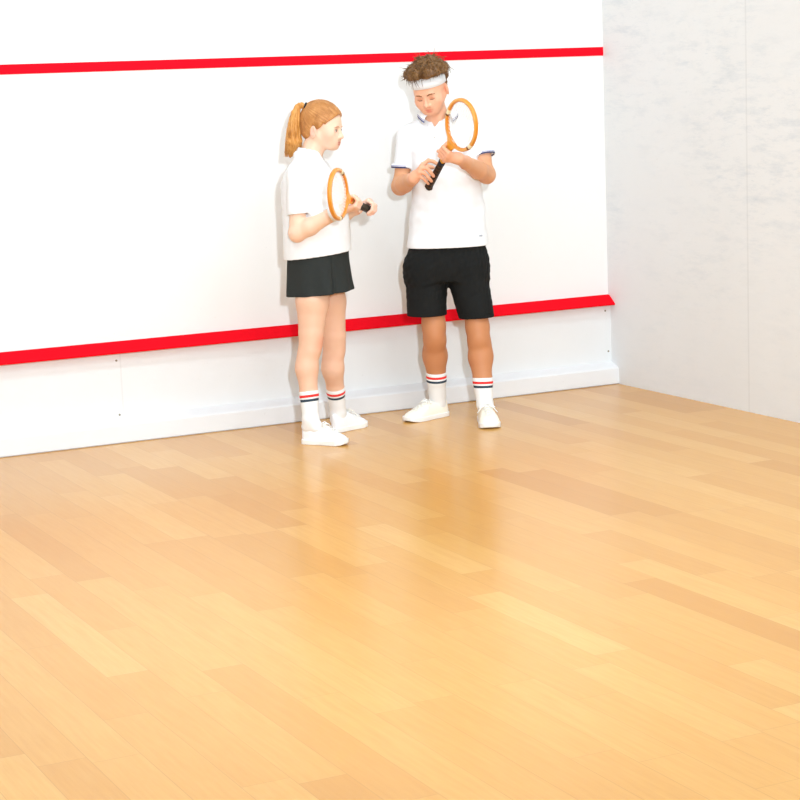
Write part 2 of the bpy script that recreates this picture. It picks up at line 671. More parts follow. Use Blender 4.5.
def smooth_interp(z, zk, vk):
    zk, vk = np.asarray(zk, float), np.asarray(vk, float)
    o = np.argsort(zk)
    zk, vk = zk[o], vk[o]
    out = np.zeros_like(z)
    for s_ in (-.012, -.006, 0, .006, .012):
        out += np.interp(z + s_, zk, vk)
    return out / 5


def loft(secs, yaw=0.0, p=2.2, infl=0.0, mod=None):
    """secs: (z, cx, cy, rx, ry); elliptical sections stacked along z"""
    A = np.array(secs, float)
    A = A[np.argsort(A[:, 0])]
    c, s_ = math.cos(yaw), math.sin(yaw)
    R = max(A[:, 3].max(), A[:, 4].max()) + infl

    def fn(X, Y, Z):
        z = Z.ravel()
        cx, cy, rx, ry = [smooth_interp(z, A[:, 0], A[:, i])[None, None, :] for i in (1, 2, 3, 4)]
        rx = rx + infl; ry = ry + infl
        dx, dy = X - cx, Y - cy
        u = (c * dx + s_ * dy) / rx
        v = (-s_ * dx + c * dy) / ry
        q = (np.abs(u) ** p + np.abs(v) ** p + 1e-12) ** (1 / p)
        if mod is not None:
            q = q - mod(np.arctan2(v, u), z[None, None, :]) / np.minimum(rx, ry)
        d = (q - 1) * np.minimum(rx, ry)
        return np.maximum(d, np.maximum(A[0, 0] - Z, Z - A[-1, 0]))
    lo = arr((A[:, 1]).min() - R, A[:, 2].min() - R, A[0, 0]); hi = arr(A[:, 1].max() + R, A[:, 2].max() + R, A[-1, 0])
    return fn, lo, hi


def half(pr, pt, nrm):
    """keep the side of the plane the normal points away from"""
    fn0, lo, hi = pr
    pt = np.asarray(pt, float); n = unit(nrm)

    def fn(X, Y, Z):
        return np.maximum(fn0(X, Y, Z), (X - pt[0]) * n[0] + (Y - pt[1]) * n[1] + (Z - pt[2]) * n[2])
    return fn, lo, hi


def waves(seed, amp, wl, n=9, aniso=(1, 1, 1)):
    r = np.random.default_rng(seed)
    D = r.normal(size=(n, 3)) * np.array(aniso)
    D /= np.linalg.norm(D, axis=1)[:, None]
    K = 2 * math.pi / (wl * r.uniform(.6, 1.6, n))
    ph = r.uniform(0, 6.28, n)

    def fn(X, Y, Z):
        o = 0
        for d, k, p in zip(D, K, ph):
            o = o + np.sin(k * (d[0] * X + d[1] * Y + d[2] * Z) + p)
        return amp * o / math.sqrt(n)
    return fn


def rotm(yaw, pitch, roll):
    """head attitude: starts facing -y; yaw about z, then nod, then tilt"""
    return np.array((Matrix.Rotation(yaw, 3, 'Z') @ Matrix.Rotation(pitch, 3, 'X') @ Matrix.Rotation(roll, 3, 'Y')))


# ------------------------------------------------------------------ body pieces
def head_ops(S, c, R, sc, female, ch=0.0, ear=0.0, fs=0.0, fh_=0.0):
    T = lambda x, y, z: c + R @ (sc * arr(x, y, z))
    E = lambda p, r: ell(T(*p), sc * np.array(r), R)
    C = lambda p, q, a, b: cone(T(*p), T(*q), a * sc, b * sc)
    S.add(E((0, .010, .030), (.073, .095, .088)), .01)
    S.add(E((0, -.030 - fh_, .018), (.062, .058, .066)), .02)          # forehead
    S.add(E((0, -.024, -.045 + ch * .6), (.051 if female else .052, .062, .068 - ch * .45)), .03)
    S.add(C((-.020, -.062, -.092 + ch), (.020, -.062, -.092 + ch), .016, .016), .022)
    S.add(E((0, -.070, -.098 + ch), (.018, .016, .015)), .014)         # chin
    for s_ in (-1, 1):
        S.add(C((s_ * .052, .004, -.042 + ch * .5), (s_ * .022, -.052, -.090 + ch), .018, .015), .028)   # jaw line
        S.add(E((s_ * .040, -.056, -.030), (.026, .024, .028)), .03)                     # cheek
    S.add(C((-.030, -.078, .017 - fs), (.030, -.078, .017 - fs), .011, .011), .014)  # brow ridge
    for s_ in (-1, 1):
        S.cut(ball(T(s_ * .031, -.098, -.001 - fs), .015 * sc), .012)
        S.add(E((s_ * .031, -.0735, -.002 - fs), (.0145, .0125, .0115)), .003)                # lids over the eye
    S.add(C((0, -.083, .010 - fs), (0, -.102, -.028 - fs), .0075, .0095), .009)      # nose
    S.add(ball(T(0, -.104, -.031 - fs), .0095 * sc), .006)
    for s_ in (-1, 1):
        S.add(ball(T(s_ * .0105, -.094, -.034 - fs), .0075 * sc), .006)
    for s_ in (-1, 1):
        S.add(ball(T(s_ * .021, -.066, -.060 + ch * .5 - fs * .5), .021 * sc), .022)
    S.add(C((-.013, -.083, -.059 - fs), (.013, -.083, -.059 - fs), .0055, .0055), .006)
    S.add(ball(T(0, -.0875, -.0585 - fs), .0058 * sc), .005)
    S.add(C((-.011, -.0835, -.069 - fs), (.011, -.0835, -.069 - fs), .0062, .0062), .005)
    S.cut(C((-.018, -.0955, -.0638 - fs), (.018, -.0955, -.0638 - fs), .003, .003), .005)
    for s_ in (-1, 1):                                                      # ears
        Rn = R @ np.array(Matrix.Rotation(rad(18 * s_), 3, 'Z'))
        S.add(ell(T(s_ * .077, .016, -.012 - ear), sc * np.array((.008, .019, .031)), Rn), .006)
        S.cut(ell(T(s_ * .087, .013, -.008 - ear), sc * np.array((.006, .010, .018)), Rn), .005)
    return T


def hand(S, W, K, fingers, thumb, r, k=.004):
    """wrist, four knuckles, four finger polylines, thumb polyline; each finger its own chain"""
    W = np.asarray(W, float)
    K = [np.asarray(q, float) for q in K]
    for i, q in enumerate(K):
        S.add(cone(W + (q - W) * .12, q, r * 1.75, r * 1.18), .010)
    for i in range(3):
        S.add(cone(K[i], K[i + 1], r * 1.05), .006)
    for i, pts in enumerate(fingers):
        rr = r * (1.0, 1.04, .98, .86)[i]
        pl = [K[i]] + [np.asarray(q, float) for q in pts]
        for j in range(len(pl) - 1):
            S.add(cone(pl[j], pl[j + 1], rr * (1.08, .98, .90, .84)[j], rr * (.98, .90, .84, .78)[j]), k)
    pl = [W + (np.asarray(thumb[0], float) - W) * .35] + [np.asarray(q, float) for q in thumb]
    rs = [r * 1.5, r * 1.4, r * 1.12, r * .9][:len(pl)]
    for j in range(len(pl) - 1):
        S.add(cone(pl[j], pl[j + 1], rs[j], rs[j + 1]), .008 if j == 0 else k)


def grip_hand(S, C, u, n, t, Rs, r, offs=(.030, .010, -.010, -.028), th=(50, 108, 170, 228), W=None, rad_=(.020, .014, .0095, .0085), thumb=None, splay=0.0):
    C = np.asarray(C, float)
    pol = lambda a, R: R * (math.cos(rad(a)) * n + math.sin(rad(a)) * t)
    K, F = [], []
    for i, o in enumerate(offs):
        sh = (1.0, 1.06, 1.0, .86)[i]
        K.append(C + u * o + pol(th[0], Rs + rad_[0]) - n * (.004 if i in (0, 3) else 0))
        F.append([C + u * (o - splay * q * (i - 1.2)) + pol(th[0] + (th[q] - th[0]) * sh, Rs + rad_[q]) for q in (1, 2, 3)])
    if W is None:
        W = C - u * .012 - t * .062 + n * (Rs + .018)
    if thumb is None:
        thumb = [C + u * .022 + pol(-62, Rs + .020), C + u * .046 + pol(-98, Rs + .012), C + u * .064 + pol(-128, Rs + .009)]
    hand(S, W, K, F, thumb, r)
    return np.asarray(W)


def paint(V, base, spots):
    """spots: (center, radius or (rx,ry,rz) with R, colour, strength)"""
    col = np.tile(np.array(base), (len(V), 1))
    for sp in spots:
        c, r, cc, st = sp[:4]
        q = V - c
        if len(sp) > 4:
            q = q @ sp[4]
        d = np.sqrt(((q / np.array(r)) ** 2).sum(1))
        w = (np.clip(1.25 - d, 0, 1) / 1.0).clip(0, 1)
        w = (w * w * (3 - 2 * w)) * st
        col = col * (1 - w[:, None]) + np.array(cc) * w[:, None]
    return col


def snap(S, p, d, off=0.0, n=160):
    """move p along d until it meets the solved surface"""
    d = unit(d)
    p = np.asarray(p, float) - d * .03
    for i in range(n):
        g = (p - S.lo) / S.h
        i0 = np.floor(g).astype(int); t = g - i0
        c = S.f[i0[0]:i0[0] + 2, i0[1]:i0[1] + 2, i0[2]:i0[2] + 2]
        c = c[0] * (1 - t[0]) + c[1] * t[0]
        c = c[0] * (1 - t[1]) + c[1] * t[1]
        if c[0] * (1 - t[2]) + c[1] * t[2] < 0:
            break
        p = p + d * .0005
    return p - d * off


def field_obj(name, S, h, mat, parent, post=None, ufn=None, colfn=None):
    S.solve(h, post=post)
    V, Q = S.nets()
    return make_mesh(name, V, Q, mat, parent, True, colfn(V) if colfn else None, ufn(V) if ufn else None), V


def garment(name, outer, inner, cuts, t, h, mat, parent, wr=None):
    """hollow cloth: outer shape minus the same shape drawn in by t"""
    So, Si = SDF(), SDF()
    for pr, k in outer:
        So.add(pr, k)
    for pr, k in inner:
        Si.add(pr, k)
    lo = np.min([p[1] for p, k in outer], axis=0) - .03
    hi = np.max([p[2] for p, k in outer], axis=0) + .03
    So.solve(h, lo, hi); Si.solve(h, lo, hi)
    fo, fi = So.f, Si.f
    n = fo.shape
    ax = [lo[i] + h * np.arange(n[i]) for i in range(3)]
    G = (ax[0][:, None, None], ax[1][None, :, None], ax[2][None, None, :])
    w = 0
    if wr is not None:
        w = wr(*G).astype(np.float32)
    f = np.maximum(fo + w * (1.0), -(fi + w + t)).astype(np.float32)
    So.f = f
    for pr, k in cuts:
        d = pr[0](*G)
        So.f = np.maximum(So.f, -d).astype(np.float32)
    V, Q = So.nets()
    return make_mesh(name, V, Q, mat, parent, True)


def collar(name, path, mat, parent, nth=5, thick=.003):
    """path: list of (top point, bottom point) going round the neck; a turned-down band"""
    V, Fq, U = [], [], []
    m_ = len(path)
    for (a, b, bulge) in path:
        for j in range(nth):
            s_ = j / (nth - 1)
            p = np.asarray(a) * (1 - s_) + np.asarray(b) * s_ + np.asarray(bulge) * math.sin(math.pi * s_)
            V.append(p); U.append(s_)
    for i in range(m_ - 1):
        for j in range(nth - 1):
            a = i * nth + j
            Fq.append((a, a + 1, a + nth + 1, a + nth))
    o = make_mesh(name, V, Fq, mat, parent, True, u=U)
    md = o.modifiers.new('thickness', 'SOLIDIFY')
    md.thickness = thick
    md.offset = 0
    return o


def strands(mb, roots, dirs, lens, bend, r=.0012, n=5):
    for p, d, L, b in zip(roots, dirs, lens, bend):
        pts, q, dd = [], np.array(p), unit(d)
        for i in range(n):
            pts.append(q.copy())
            dd = unit(dd + b * .28)
            q = q + dd * L / (n - 1)
        mb.tube(pts, [r * (1 - .75 * i / (n - 1)) for i in range(n)], 4, False)


def strand_obj(name, base_V, base_Q, u_base, roots, dirs, lens, bend, r, mat, parent, n=5):
    """hair body plus many separate locks, as one mesh"""
    mb = MB()
    strands(mb, roots, dirs, lens, bend, r, n)
    nv = len(base_V)
    V = np.concatenate([base_V, np.array(mb.v)])
    Q = np.concatenate([base_Q, np.array(mb.f) + nv])
    us = np.repeat(rng.uniform(0, 6, len(roots)), n * 4)
    return make_mesh(name, V, Q, mat, parent, True, u=np.concatenate([u_base, us]))


# ------------------------------------------------------------------ shoes and socks
def shoe(parent, heel, toe, ankle, mat, length, wide=1.0, hi=.0, laces=True):
    """heel, toe: floor points in the figure frame"""
    heel, toe = np.asarray(heel, float), np.asarray(toe, float)
    f = unit((toe - heel) * arr(1, 1, 0))
    l = arr(-f[1], f[0], 0)
    L = length
    R = np.stack([f, l, arr(0, 0, 1)], 1)                   # local -> figure
    xs = np.array([0, .006, .02, .06, .11, .15, .19, .23, .262, .28, .288, .29]) / .29 * L
    wv = np.array([0, .016, .026, .033, .034, .038, .044, .046, .040, .027, .012, 0]) * wide
    hv = np.array([.060, .075, .082, .086, .086, .078, .066, .055, .046, .038, .030, .026]) + hi * np.array([1, 1, 1, 1, 1, .8, .5, .2, 0, 0, 0, 0])
    cv = np.array([0, 0, 0, 0, .001, .002, .002, 0, -.002, -.003, -.004, -.004])

    def loc(X, Y, Z):
        px, py = X - heel[0], Y - heel[1]
        return px * f[0] + py * f[1], px * l[0] + py * l[1], Z + 0 * px

    def upper(X, Y, Z):
        x, y, z = loc(X, Y, Z)
        w = np.interp(x, xs, wv) + 1e-4; hh = np.interp(x, xs, hv); c = np.interp(x, xs, cv)
        zz = np.clip(z - .018, -.02, None) / (hh - .018)
        q = (np.abs((y - c) / w) ** 2.4 + np.abs(zz) ** 2.2) ** (1 / 2.3)
        d = (q - 1) * np.minimum(w, .04)
        return np.maximum(np.maximum(d, .012 - z), np.maximum(-x, x - L) - .0)

    def sole(X, Y, Z):
        x, y, z = loc(X, Y, Z)
        xx = (x - L / 2) / (L / 2 + .004) * (L / 2) + L / 2
        w = np.interp(xx, xs, wv) + .0035 * (xx > 0) * (xx < L); c = np.interp(xx, xs, cv)
        d = np.abs(y - c) - w
        top = .024 + .006 * np.clip(x / L - .75, 0, 1) * 4
        lift = .010 * np.clip((x / L - .78) / .22, 0, 1) ** 2
        return np.maximum(d, np.maximum(lift - z, z - top))
    lo = np.minimum(heel, heel + f * L) - .07; hi_ = np.maximum(heel, heel + f * L) + .07
    lo[2], hi_[2] = -.012, .13
    S = SDF(); S.add((upper, lo, hi_), 0)
    top = np.asarray(ankle, float)
    # opening for the foot
    S.cut(cone(arr(*(heel + f * .30 * L)[:2], .075 + hi), arr(*(heel + f * .25 * L)[:2], .16), .026, .036), .006)
    o, V = field_obj('shoe', S, .003, mat, parent)
    S = SDF(); S.add((sole, lo, hi_), 0)
    so, V = field_obj('sole', S, .003, M['rubber'], o)
    W3 = lambda x, y, z: heel + f * x + l * y + arr(0, 0, z)
    if laces:
        mb = MB()
        zt = lambda x: float(np.interp(x, xs, hv)) + .004
        for q in range(4):
            x0 = L * (.47 + .085 * q)
            wd = .017
            z0, z1 = zt(x0), zt(x0 + .02)
            for s_ in (-1, 1):
                mb.tube([W3(x0, -s_ * wd, z0 * .95), W3(x0 + .010, 0, (z0 + z1) / 2 + .003), W3(x0 + .020, s_ * wd, z1 * .95)], .0026, 6)
        # bow
        x0 = L * .45
        z0 = zt(x0) + .004
        for s_ in (-1, 1):
            mb.tube([W3(x0, 0, z0), W3(x0 + .006, s_ * .020, z0 + .004), W3(x0 + .016, s_ * .040, z0 - .012), W3(x0 + .024, s_ * .030, z0 - .010), W3(x0 + .006, 0, z0)], .0024, 6)
            mb.tube([W3(x0, 0, z0), W3(x0 + .02, s_ * .026, z0 - .006), W3(x0 + .032, s_ * .050, z0 - .035)], .0024, 6)
        mb.build('laces', M['lace'], o, True)
    return o, W3


def sock(parent, top, an, f, leg, infl=.0032):
    """the leg's own shape, a little larger, cut off at the top"""
    S = SDF()
    ax = unit(top - an)
    for a, b, ra, rb in leg:
        S.add(half(cone(a, b, ra + infl, rb + infl), top, ax), .012)
    S.add(cone(an, an - arr(0, 0, .035) + f * .025, .036, .032), .012)
    S.add(cone(an, an - arr(0, 0, .035) - f * .015, .036, .031), .012)
    S.add(cone(an - arr(0, 0, .028), an + f * .06 - arr(0, 0, .050), .031, .020), .010)
    o, V = field_obj('sock', S, .003, M['sock'], parent, ufn=lambda V: np.clip(((top - V) @ ax) / .26, 0, 1))
    return o


# ------------------------------------------------------------------ rackets
def racket(name, center, axis, short, reach, grip_mat_, label):
    """center of the head; axis from head to butt; reach = distance to the butt end"""
    y = unit(axis); x = unit(np.asarray(short) - y * (np.asarray(short) @ y)); z = np.cross(x, y)
    root = empty(name, Matrix(((x[0], y[0], z[0], center[0]), (x[1], y[1], z[1], center[1]), (x[2], y[2], z[2], center[2]), (0, 0, 0, 1))))
    tag(root, label, 'racket')
    a, b, T, Wd = .108, .130, .0095, .0085                    # centre line radii, half thickness, half width
    n, prof = 96, [(-1, -.6), (-.6, -1), (.6, -1), (1, -.6), (1, .6), (.6, 1), (-.6, 1), (-1, .6)]
    V, Fq, U = [], [], []
    for i in range(n):
        t = 2 * math.pi * i / n
        nx, ny = math.cos(t) / a, math.sin(t) / b
        q = math.hypot(nx, ny); nx /= q; ny /= q
        for (pr, pz) in prof:
            V.append((a * math.cos(t) + nx * Wd * pr, b * math.sin(t) + ny * Wd * pr, T * pz))
            U.append(.5 + .5 * pr)
    k = len(prof)
    for i in range(n):
        for j in range(k):
            Fq.append((i * k + j, ((i + 1) % n) * k + j, ((i + 1) % n) * k + (j + 1) % k, i * k + (j + 1) % k))
    make_mesh('frame', V, Fq, M['wood'], root, True, u=U)
    # throat wedge, flowing from the hoop into the shaft
    ys = reach - .20                                          # start of grip
    V, Fq = [], []
    nu, nv = 15, 14
    for sgn in (-1, 1):
        for i in range(nu):
            s_ = -1 + 2 * i / (nu - 1)
            ph = s_ * rad(52)
            p0 = arr(a * math.sin(ph), b * math.cos(ph))
            p1 = arr(s_ * .0145, b + .075)
            for j in range(nv):
                v = j / (nv - 1)
                xx = p1[0] + (p0[0] - p1[0]) * (1 - v) ** 2.4
                yy = p0[1] + (p1[1] - p0[1]) * v
                V.append((xx, yy, sgn * (.0085 if abs(s_) < .99 else .0065)))
    N = nu * nv
    for i in range(nu - 1):
        for j in range(nv - 1):
            q = i * nv + j
            Fq.append((q, q + 1, q + nv + 1, q + nv))
            Fq.append((N + q, N + q + nv, N + q + nv + 1, N + q + 1))
    for i in (0, nu - 1):
        for j in range(nv - 1):
            q = i * nv + j
            Fq.append((q, N + q, N + q + 1, q + 1) if i == 0 else (q, q + 1, N + q + 1, N + q))
    for j in (0, nv - 1):
        for i in range(nu - 1):
            q = i * nv + j
            Fq.append((q, q + nv, N + q + nv, N + q) if j == 0 else (q, N + q, N + q + nv, q + nv))
    make_mesh('throat', V, Fq, M['throat'], root, False)

    def octo(mb, y0, y1, w0, h0, w1, h1, nseg=1):
        prof8 = [(-1, -.5), (-.55, -1), (.55, -1), (1, -.5), (1, .5), (.55, 1), (-.55, 1), (-1, .5)]
        V = []
        for (yy, w, hh) in ((y0, w0, h0), (y1, w1, h1)):
            V += [(w * p, yy, hh * q) for p, q in prof8]
        Fs = [(i, 8 + i, 8 + (i + 1) % 8, (i + 1) % 8) for i in range(8)] + [tuple(range(8)), tuple(range(15, 7, -1))]
        mb.add(V, Fs)
    mb = MB(); octo(mb, b + .070, ys + .01, .0145, .0085, .0130, .0100); mb.build('shaft', M['throat'], root)
    mb = MB(); octo(mb, ys, reach - .012, .0150, .0135, .0165, .0148); g = mb.build('grip', grip_mat_, root)
    mb = MB(); octo(mb, reach - .014, reach - .004, .0165, .0148, .0195, .0180); octo(mb, reach - .004, reach, .0195, .0180, .0180, .0165)
    mb.build('butt_cap', grip_mat_, root)
    mb = MB(); octo(mb, ys - .006, ys + .012, .0160, .0145, .0160, .0145); mb.build('grip_collar', M['grip_collar'], root)
    # strings, mains and crosses
    mb = MB()
    sp = .0135
    for i in range(-7, 8):
        xx = i * sp
        e = b * math.sqrt(max(0, 1 - (xx / a) ** 2))
        mb.tube([(xx, -e, .0007), (xx, e, .0007)], .0011, 4, False)
    for i in range(-9, 10):
        yy = i * sp
        if abs(yy) > b * .985:
            continue
        e = a * math.sqrt(max(0, 1 - (yy / b) ** 2))
        mb.tube([(-e, yy, -.0007), (e, yy, -.0007)], .0011, 4, False)
    mb.build('strings', M['string'], root)

    def band(nm, t0, t1, mat):
        V, Fq = [], []
        ns = 6
        for i in range(ns + 1):
            t = t0 + (t1 - t0) * i / ns
            nx, ny = math.cos(t) / a, math.sin(t) / b
            q = math.hypot(nx, ny); nx /= q; ny /= q
            for (pr, pz) in prof:
                V.append((a * math.cos(t) + nx * (Wd + .0008) * pr, b * math.sin(t) + ny * (Wd + .0008) * pr, (T + .0008) * pz))
        for i in range(ns):
            for j in range(k):
                Fq.append((i * k + j, (i + 1) * k + j, (i + 1) * k + (j + 1) % k, i * k + (j + 1) % k))
        make_mesh(nm, V, Fq, mat, root, True)
    for t in (rad(22), rad(158)):
        sg = 1 if t < 2 else -1
        band('binding', t, t - sg * rad(5), M['binding'])
        band('tape', t - sg * rad(5), t - sg * rad(17), M['tape'])
    # red decal at the throat
    for zz in (.0088, -.0088):
        s_ = 1 if zz > 0 else -1
        make_mesh('decal', [(-.010, b + .048, zz), (.010, b + .048, zz), (0, b + .072, zz)], [(0, 2, 1) if s_ < 0 else (0, 1, 2)], M['decal'], root, False)
    return root


def world_of(fig, v):
    return np.array(fig.mat @ Vector([float(q) for q in v]))


def dir_of(fig, v):
    return np.array(fig.mat.to_3x3() @ Vector([float(q) for q in v]))


def hair_scatter(V, n, pick, rngs):
    ids = np.nonzero(pick)[0]
    return V[rngs.choice(ids, n)]


# ================================================================== the man
def build_man():
    F = Fig(-1.25, -.50)
    P = F.P
    S = SDF()
    legs = {}
    face = lin(240, 184, 150); tan = lin(220, 162, 120); leg = lin(196, 134, 90)
    # --- racket first: the hands close on it
    d_c = -.495
    hc = P(461.5, 125, d_c)                                  # head centre
    Lx = unit(arr(.326, -.71, .624))                         # butt -> head
    butt = P(428.5, 187.5, -.15)
    Lx = unit(hc - butt); reach = float(np.linalg.norm(hc - butt))
    short = arr(.43, -.46, -.78)
    on = lambda s_: butt + Lx * s_
    # --- legs
    hipR, knR, anR = P(428, 256, 0), P(434.5, 334, -.03), P(437.5, 402, .075)
    hipL, knL, anL = P(468, 256, 0), P(478.5, 335, -.05), P(485, 404.5, -.108)
    for hp, kn, an, s_ in ((hipR, knR, anR, -1), (hipL, knL, anL, 1)):
        chain(S, [hp, hp + (kn - hp) * .55, kn + (hp - kn) * .10], [.074, .060, .058], .02)
        S.add(cone(kn + (hp - kn) * .10, kn - (kn - an) * .08, .058, .056), .015)
        S.add(ell(kn + arr(0, -.030, -.005), (.034, .03, .04)), .02)
        cal = kn + (an - kn) * .33 + arr(0, .022, 0)
        pl = [kn + arr(0, .008, -.03), cal, kn + (an - kn) * .66, an]
        chain(S, pl, [.052, .058, .045, .036], .02)
        legs[s_] = [(pl[1], pl[2], .058, .045), (pl[2], pl[3], .045, .038)]
        S.add(ell(kn + (an - kn) * .28 + arr(s_ * .006, .022, 0), (.054, .048, .10)), .02)
        f = unit(arr(.0, -1, 0)) if s_ > 0 else unit(arr(-.227, -.186, 0))
        chain(S, [an, an - arr(0, 0, .038) - f * .012], [.034, .026], .01)
        chain(S, [an - arr(0, 0, .03), an + f * .09 - arr(0, 0, .042), an + f * .15 - arr(0, 0, .044)], [.026, .014, .010], .006)
    # --- trunk
    cz = lambda py, xl, xr, ry, d=0.: (P((xl + xr) / 2, py, d)[2], P((xl + xr) / 2, py, d)[0], d, (P(xr, py, d)[0] - P(xl, py, d)[0]) / 2, ry)
    trunk = [cz(275, 410, 486, .10), cz(250, 411, 484, .105), cz(225, 414, 480, .095), cz(195, 416, 478, .10), cz(165, 415, 475, .105),
             cz(146, 412, 474, .095), cz(134, 416, 470, .075), cz(126, 424, 461, .05), cz(121, 430, 455, .04)]
    S.add(loft(trunk, rad(4)), .02)
    # --- head
    hcn = P(430.0, 90, -.055)
    Rh = rotm(rad(-18), rad(27), rad(-6))
    T = head_ops(S, hcn, Rh, 1.03, False, .016)
    nb = P(439, 126, .035)
    chain(S, [nb + arr(0, -.012, -.01), hcn + arr(.006, .026, -.045)], [.062, .056], .02)
    chain(S, [nb + arr(0, .01, -.02), P(414, 136, .01)], [.048, .034], .03)
    chain(S, [nb + arr(0, .01, -.02), P(470, 135, .01)], [.048, .034], .03)
    # --- left hand (right side of the picture) round the shaft, back of the hand towards us
    cL = on(.285)
    n0 = arr(.25, -1, .1); n0 = unit(n0 - Lx * (n0 @ Lx))
    t0 = np.cross(Lx, n0)
    if t0[0] > 0:
        t0 = -t0
    wL = grip_hand(S, cL, Lx, n0, t0, .012, .0098, W=P(458.5, 158.5, cL[1] - .015), th=(8, 78, 150, 215), rad_=(.027, .022, .012, .010),
                   thumb=[P(452, 155, cL[1] + .005), P(444, 151.5, cL[1] + .020), P(438.0, 151, cL[1] + .012)])
    # --- right hand (left side), fingers laid over the grip
    cR = on(.105)
    dR = cR[1]
    wR = P(413.5, 178.5, dR - .005)
    K = [P(423.0, 164.5, dR - .030), P(420.6, 168.2, dR - .040), P(419.2, 172.2, dR - .040), P(419.0, 176.2, dR - .032)]
    fg = [[P(428.5, 160.3, dR - .03), P(433.5, 161.5, dR - .028), P(437.6, 164.2, dR - .036)],
          [P(426.5, 168.0, dR - .048), P(430.5, 172.2, dR - .042), P(433.4, 176.0, dR - .030)],
          [P(424.2, 173.0, dR - .046), P(428.0, 177.2, dR - .038), P(431.3, 181.0, dR - .022)],
          [P(422.6, 177.8, dR - .034), P(425.6, 180.8, dR - .024), P(428.2, 183.6, dR - .010)]]
    hand(S, wR, K, fg, [P(421, 168, dR + .012), P(427.5, 166.5, dR + .024), P(433, 167.5, dR + .018)], .0098)
    # --- arms
    shR, elR = P(406.5, 138, .01), P(400.5, 186, -.01)
    shL, elL = P(478.5, 137, .01), P(486.5, 174.5, -.045)
    for sh, el, w, s_ in ((shR, elR, wR, -1), (shL, elL, wL, 1)):
        chain(S, [sh + (el - sh) * .12, sh + (el - sh) * .55, el], [.038, .037, .040], .02)
        S.add(ball(el + arr(s_ * .004, .010, -.006), .036), .02)
        chain(S, [el, el + (w - el) * .30, el + (w - el) * .75, w], [.042, .0435, .031, .0265], .015)
        chain(S, [w, w + (K[1] - w) * .25 if s_ < 0 else w + (cL + n0 * .03 - w) * .3], [.0265, .025], .012)
    lips = lin(222, 116, 96); blush = lin(244, 160, 128); red = lin(232, 130, 96)
    spots = []
    for c, r in ((T(0, -.088, -.0585), (.023, .025, .0058)), (T(0, -.086, -.068), (.019, .025, .0062))):
        spots.append((c, r, lips, .85, Rh))
    for s_ in (-1, 1):
        spots.append((T(s_ * .044, -.065, -.035), (.030,) * 3, blush, .25, Rh))
        spots.append((T(s_ * .031, -.086, -.003), (.017, .016, .010), lin(206, 128, 92), .65, Rh))
        spots.append((T(s_ * .080, .016, -.01), (.03,) * 3, lin(240, 160, 128), .5, Rh))
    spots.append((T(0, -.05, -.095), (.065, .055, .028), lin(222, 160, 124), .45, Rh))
    spots.append((T(0, -.105, -.034), (.014,) * 3, blush, .4, Rh))

    def colr(V):
        c = paint(V, face, [])
        wz = np.clip((1.33 - V[:, 2]) / .05, 0, 1)[:, None]
        c = c * (1 - wz) + np.array(tan) * wz
        wz = np.clip((.62 - V[:, 2]) / .1, 0, 1)[:, None]
        c = c * (1 - wz) + np.array(leg) * wz
        sp = [(wR + (K[1] - wR) * .8, (.075,) * 3, lin(240, 172, 136), .8), (cL, (.07,) * 3, lin(240, 172, 136), .8)]
        for pl in fg:
            sp.append((pl[-1], (.012,) * 3, lin(246, 168, 150), .7))
        base = paint(V, face, sp)
        base2 = c
        w_ = np.zeros((len(V), 1))
        for q in sp[:2]:
            d = np.linalg.norm(V - q[0], axis=1)
            w_ = np.maximum(w_, np.clip((.10 - d) / .05, 0, 1)[:, None])
        c = base2 * (1 - w_) + base * w_
        hp = paint(V, face, spots)
        w_ = np.clip((V[:, 2] - 1.44) / .04, 0, 1)[:, None]
        near = (np.linalg.norm(V - hcn, axis=1) < .2)[:, None]
        return np.where(near, c * (1 - w_) + hp * w_, c)
    body, BV = field_obj('person', S, .0032, M['skin'], None, colfn=colr)
    body.matrix_world = F.mat
    tag(body, 'man in white headband, white polo shirt and black shorts looking down at his racket', 'person')

    # --- face details
    for s_ in (-1, 1):
        mb = MB()
        pts = [T(s_ * .013, -.0905, .0150), T(s_ * .024, -.0900, .0195), T(s_ * .036, -.0835, .0200), T(s_ * .047, -.0725, .0145)]
        mb.tube([snap(S, q, Rh[:, 1], .0004) for q in pts], [.0022, .0032, .0030, .0014], 6)
        mb.build('eyebrow', M['brow_m'], body, True)
        mb = MB()
        pts = [T(s_ * .0185, -.0845, -.0065), T(s_ * .026, -.0872, -.0090), T(s_ * .034, -.0865, -.0090), T(s_ * .043, -.0795, -.0055)]
        mb.tube([snap(S, q, Rh[:, 1], .0002) for q in pts], [.0010, .0016, .0016, .0010], 5)
        mb.build('eyelash', M['lash'], body, True)

    # --- hair: a full, tousled top held back by the band
    H = SDF()
    E = lambda p, r: ell(T(p[0] + .007, p[1], p[2]), 1.03 * np.array(r), Rh)
    H.add(E((0, .022, .058), (.087, .102, .086)), .01)
    H.add(E((0, .060, .010), (.068, .052, .070)), .02)
    for p, r in (((-.036, -.050, .112), (.044, .05, .034)), ((.034, -.046, .114), (.048, .05, .034)), ((-.074, -.005, .088), (.036, .055, .036)), ((.074, .0, .092), (.034, .055, .036)),
                 ((0, .02, .122), (.07, .07, .03))):
        H.add(E(p, r), .02)
    pz = lambda X, Y, Z, v: (X - hcn[0]) * v[0] + (Y - hcn[1]) * v[1] + (Z - hcn[2]) * v[2]
    fz, fy = Rh[:, 2], Rh[:, 1]
    w1, w2 = waves(3, .0055, .040, 10, (1.2, 1, .5)), waves(4, .0020, .012, 10)

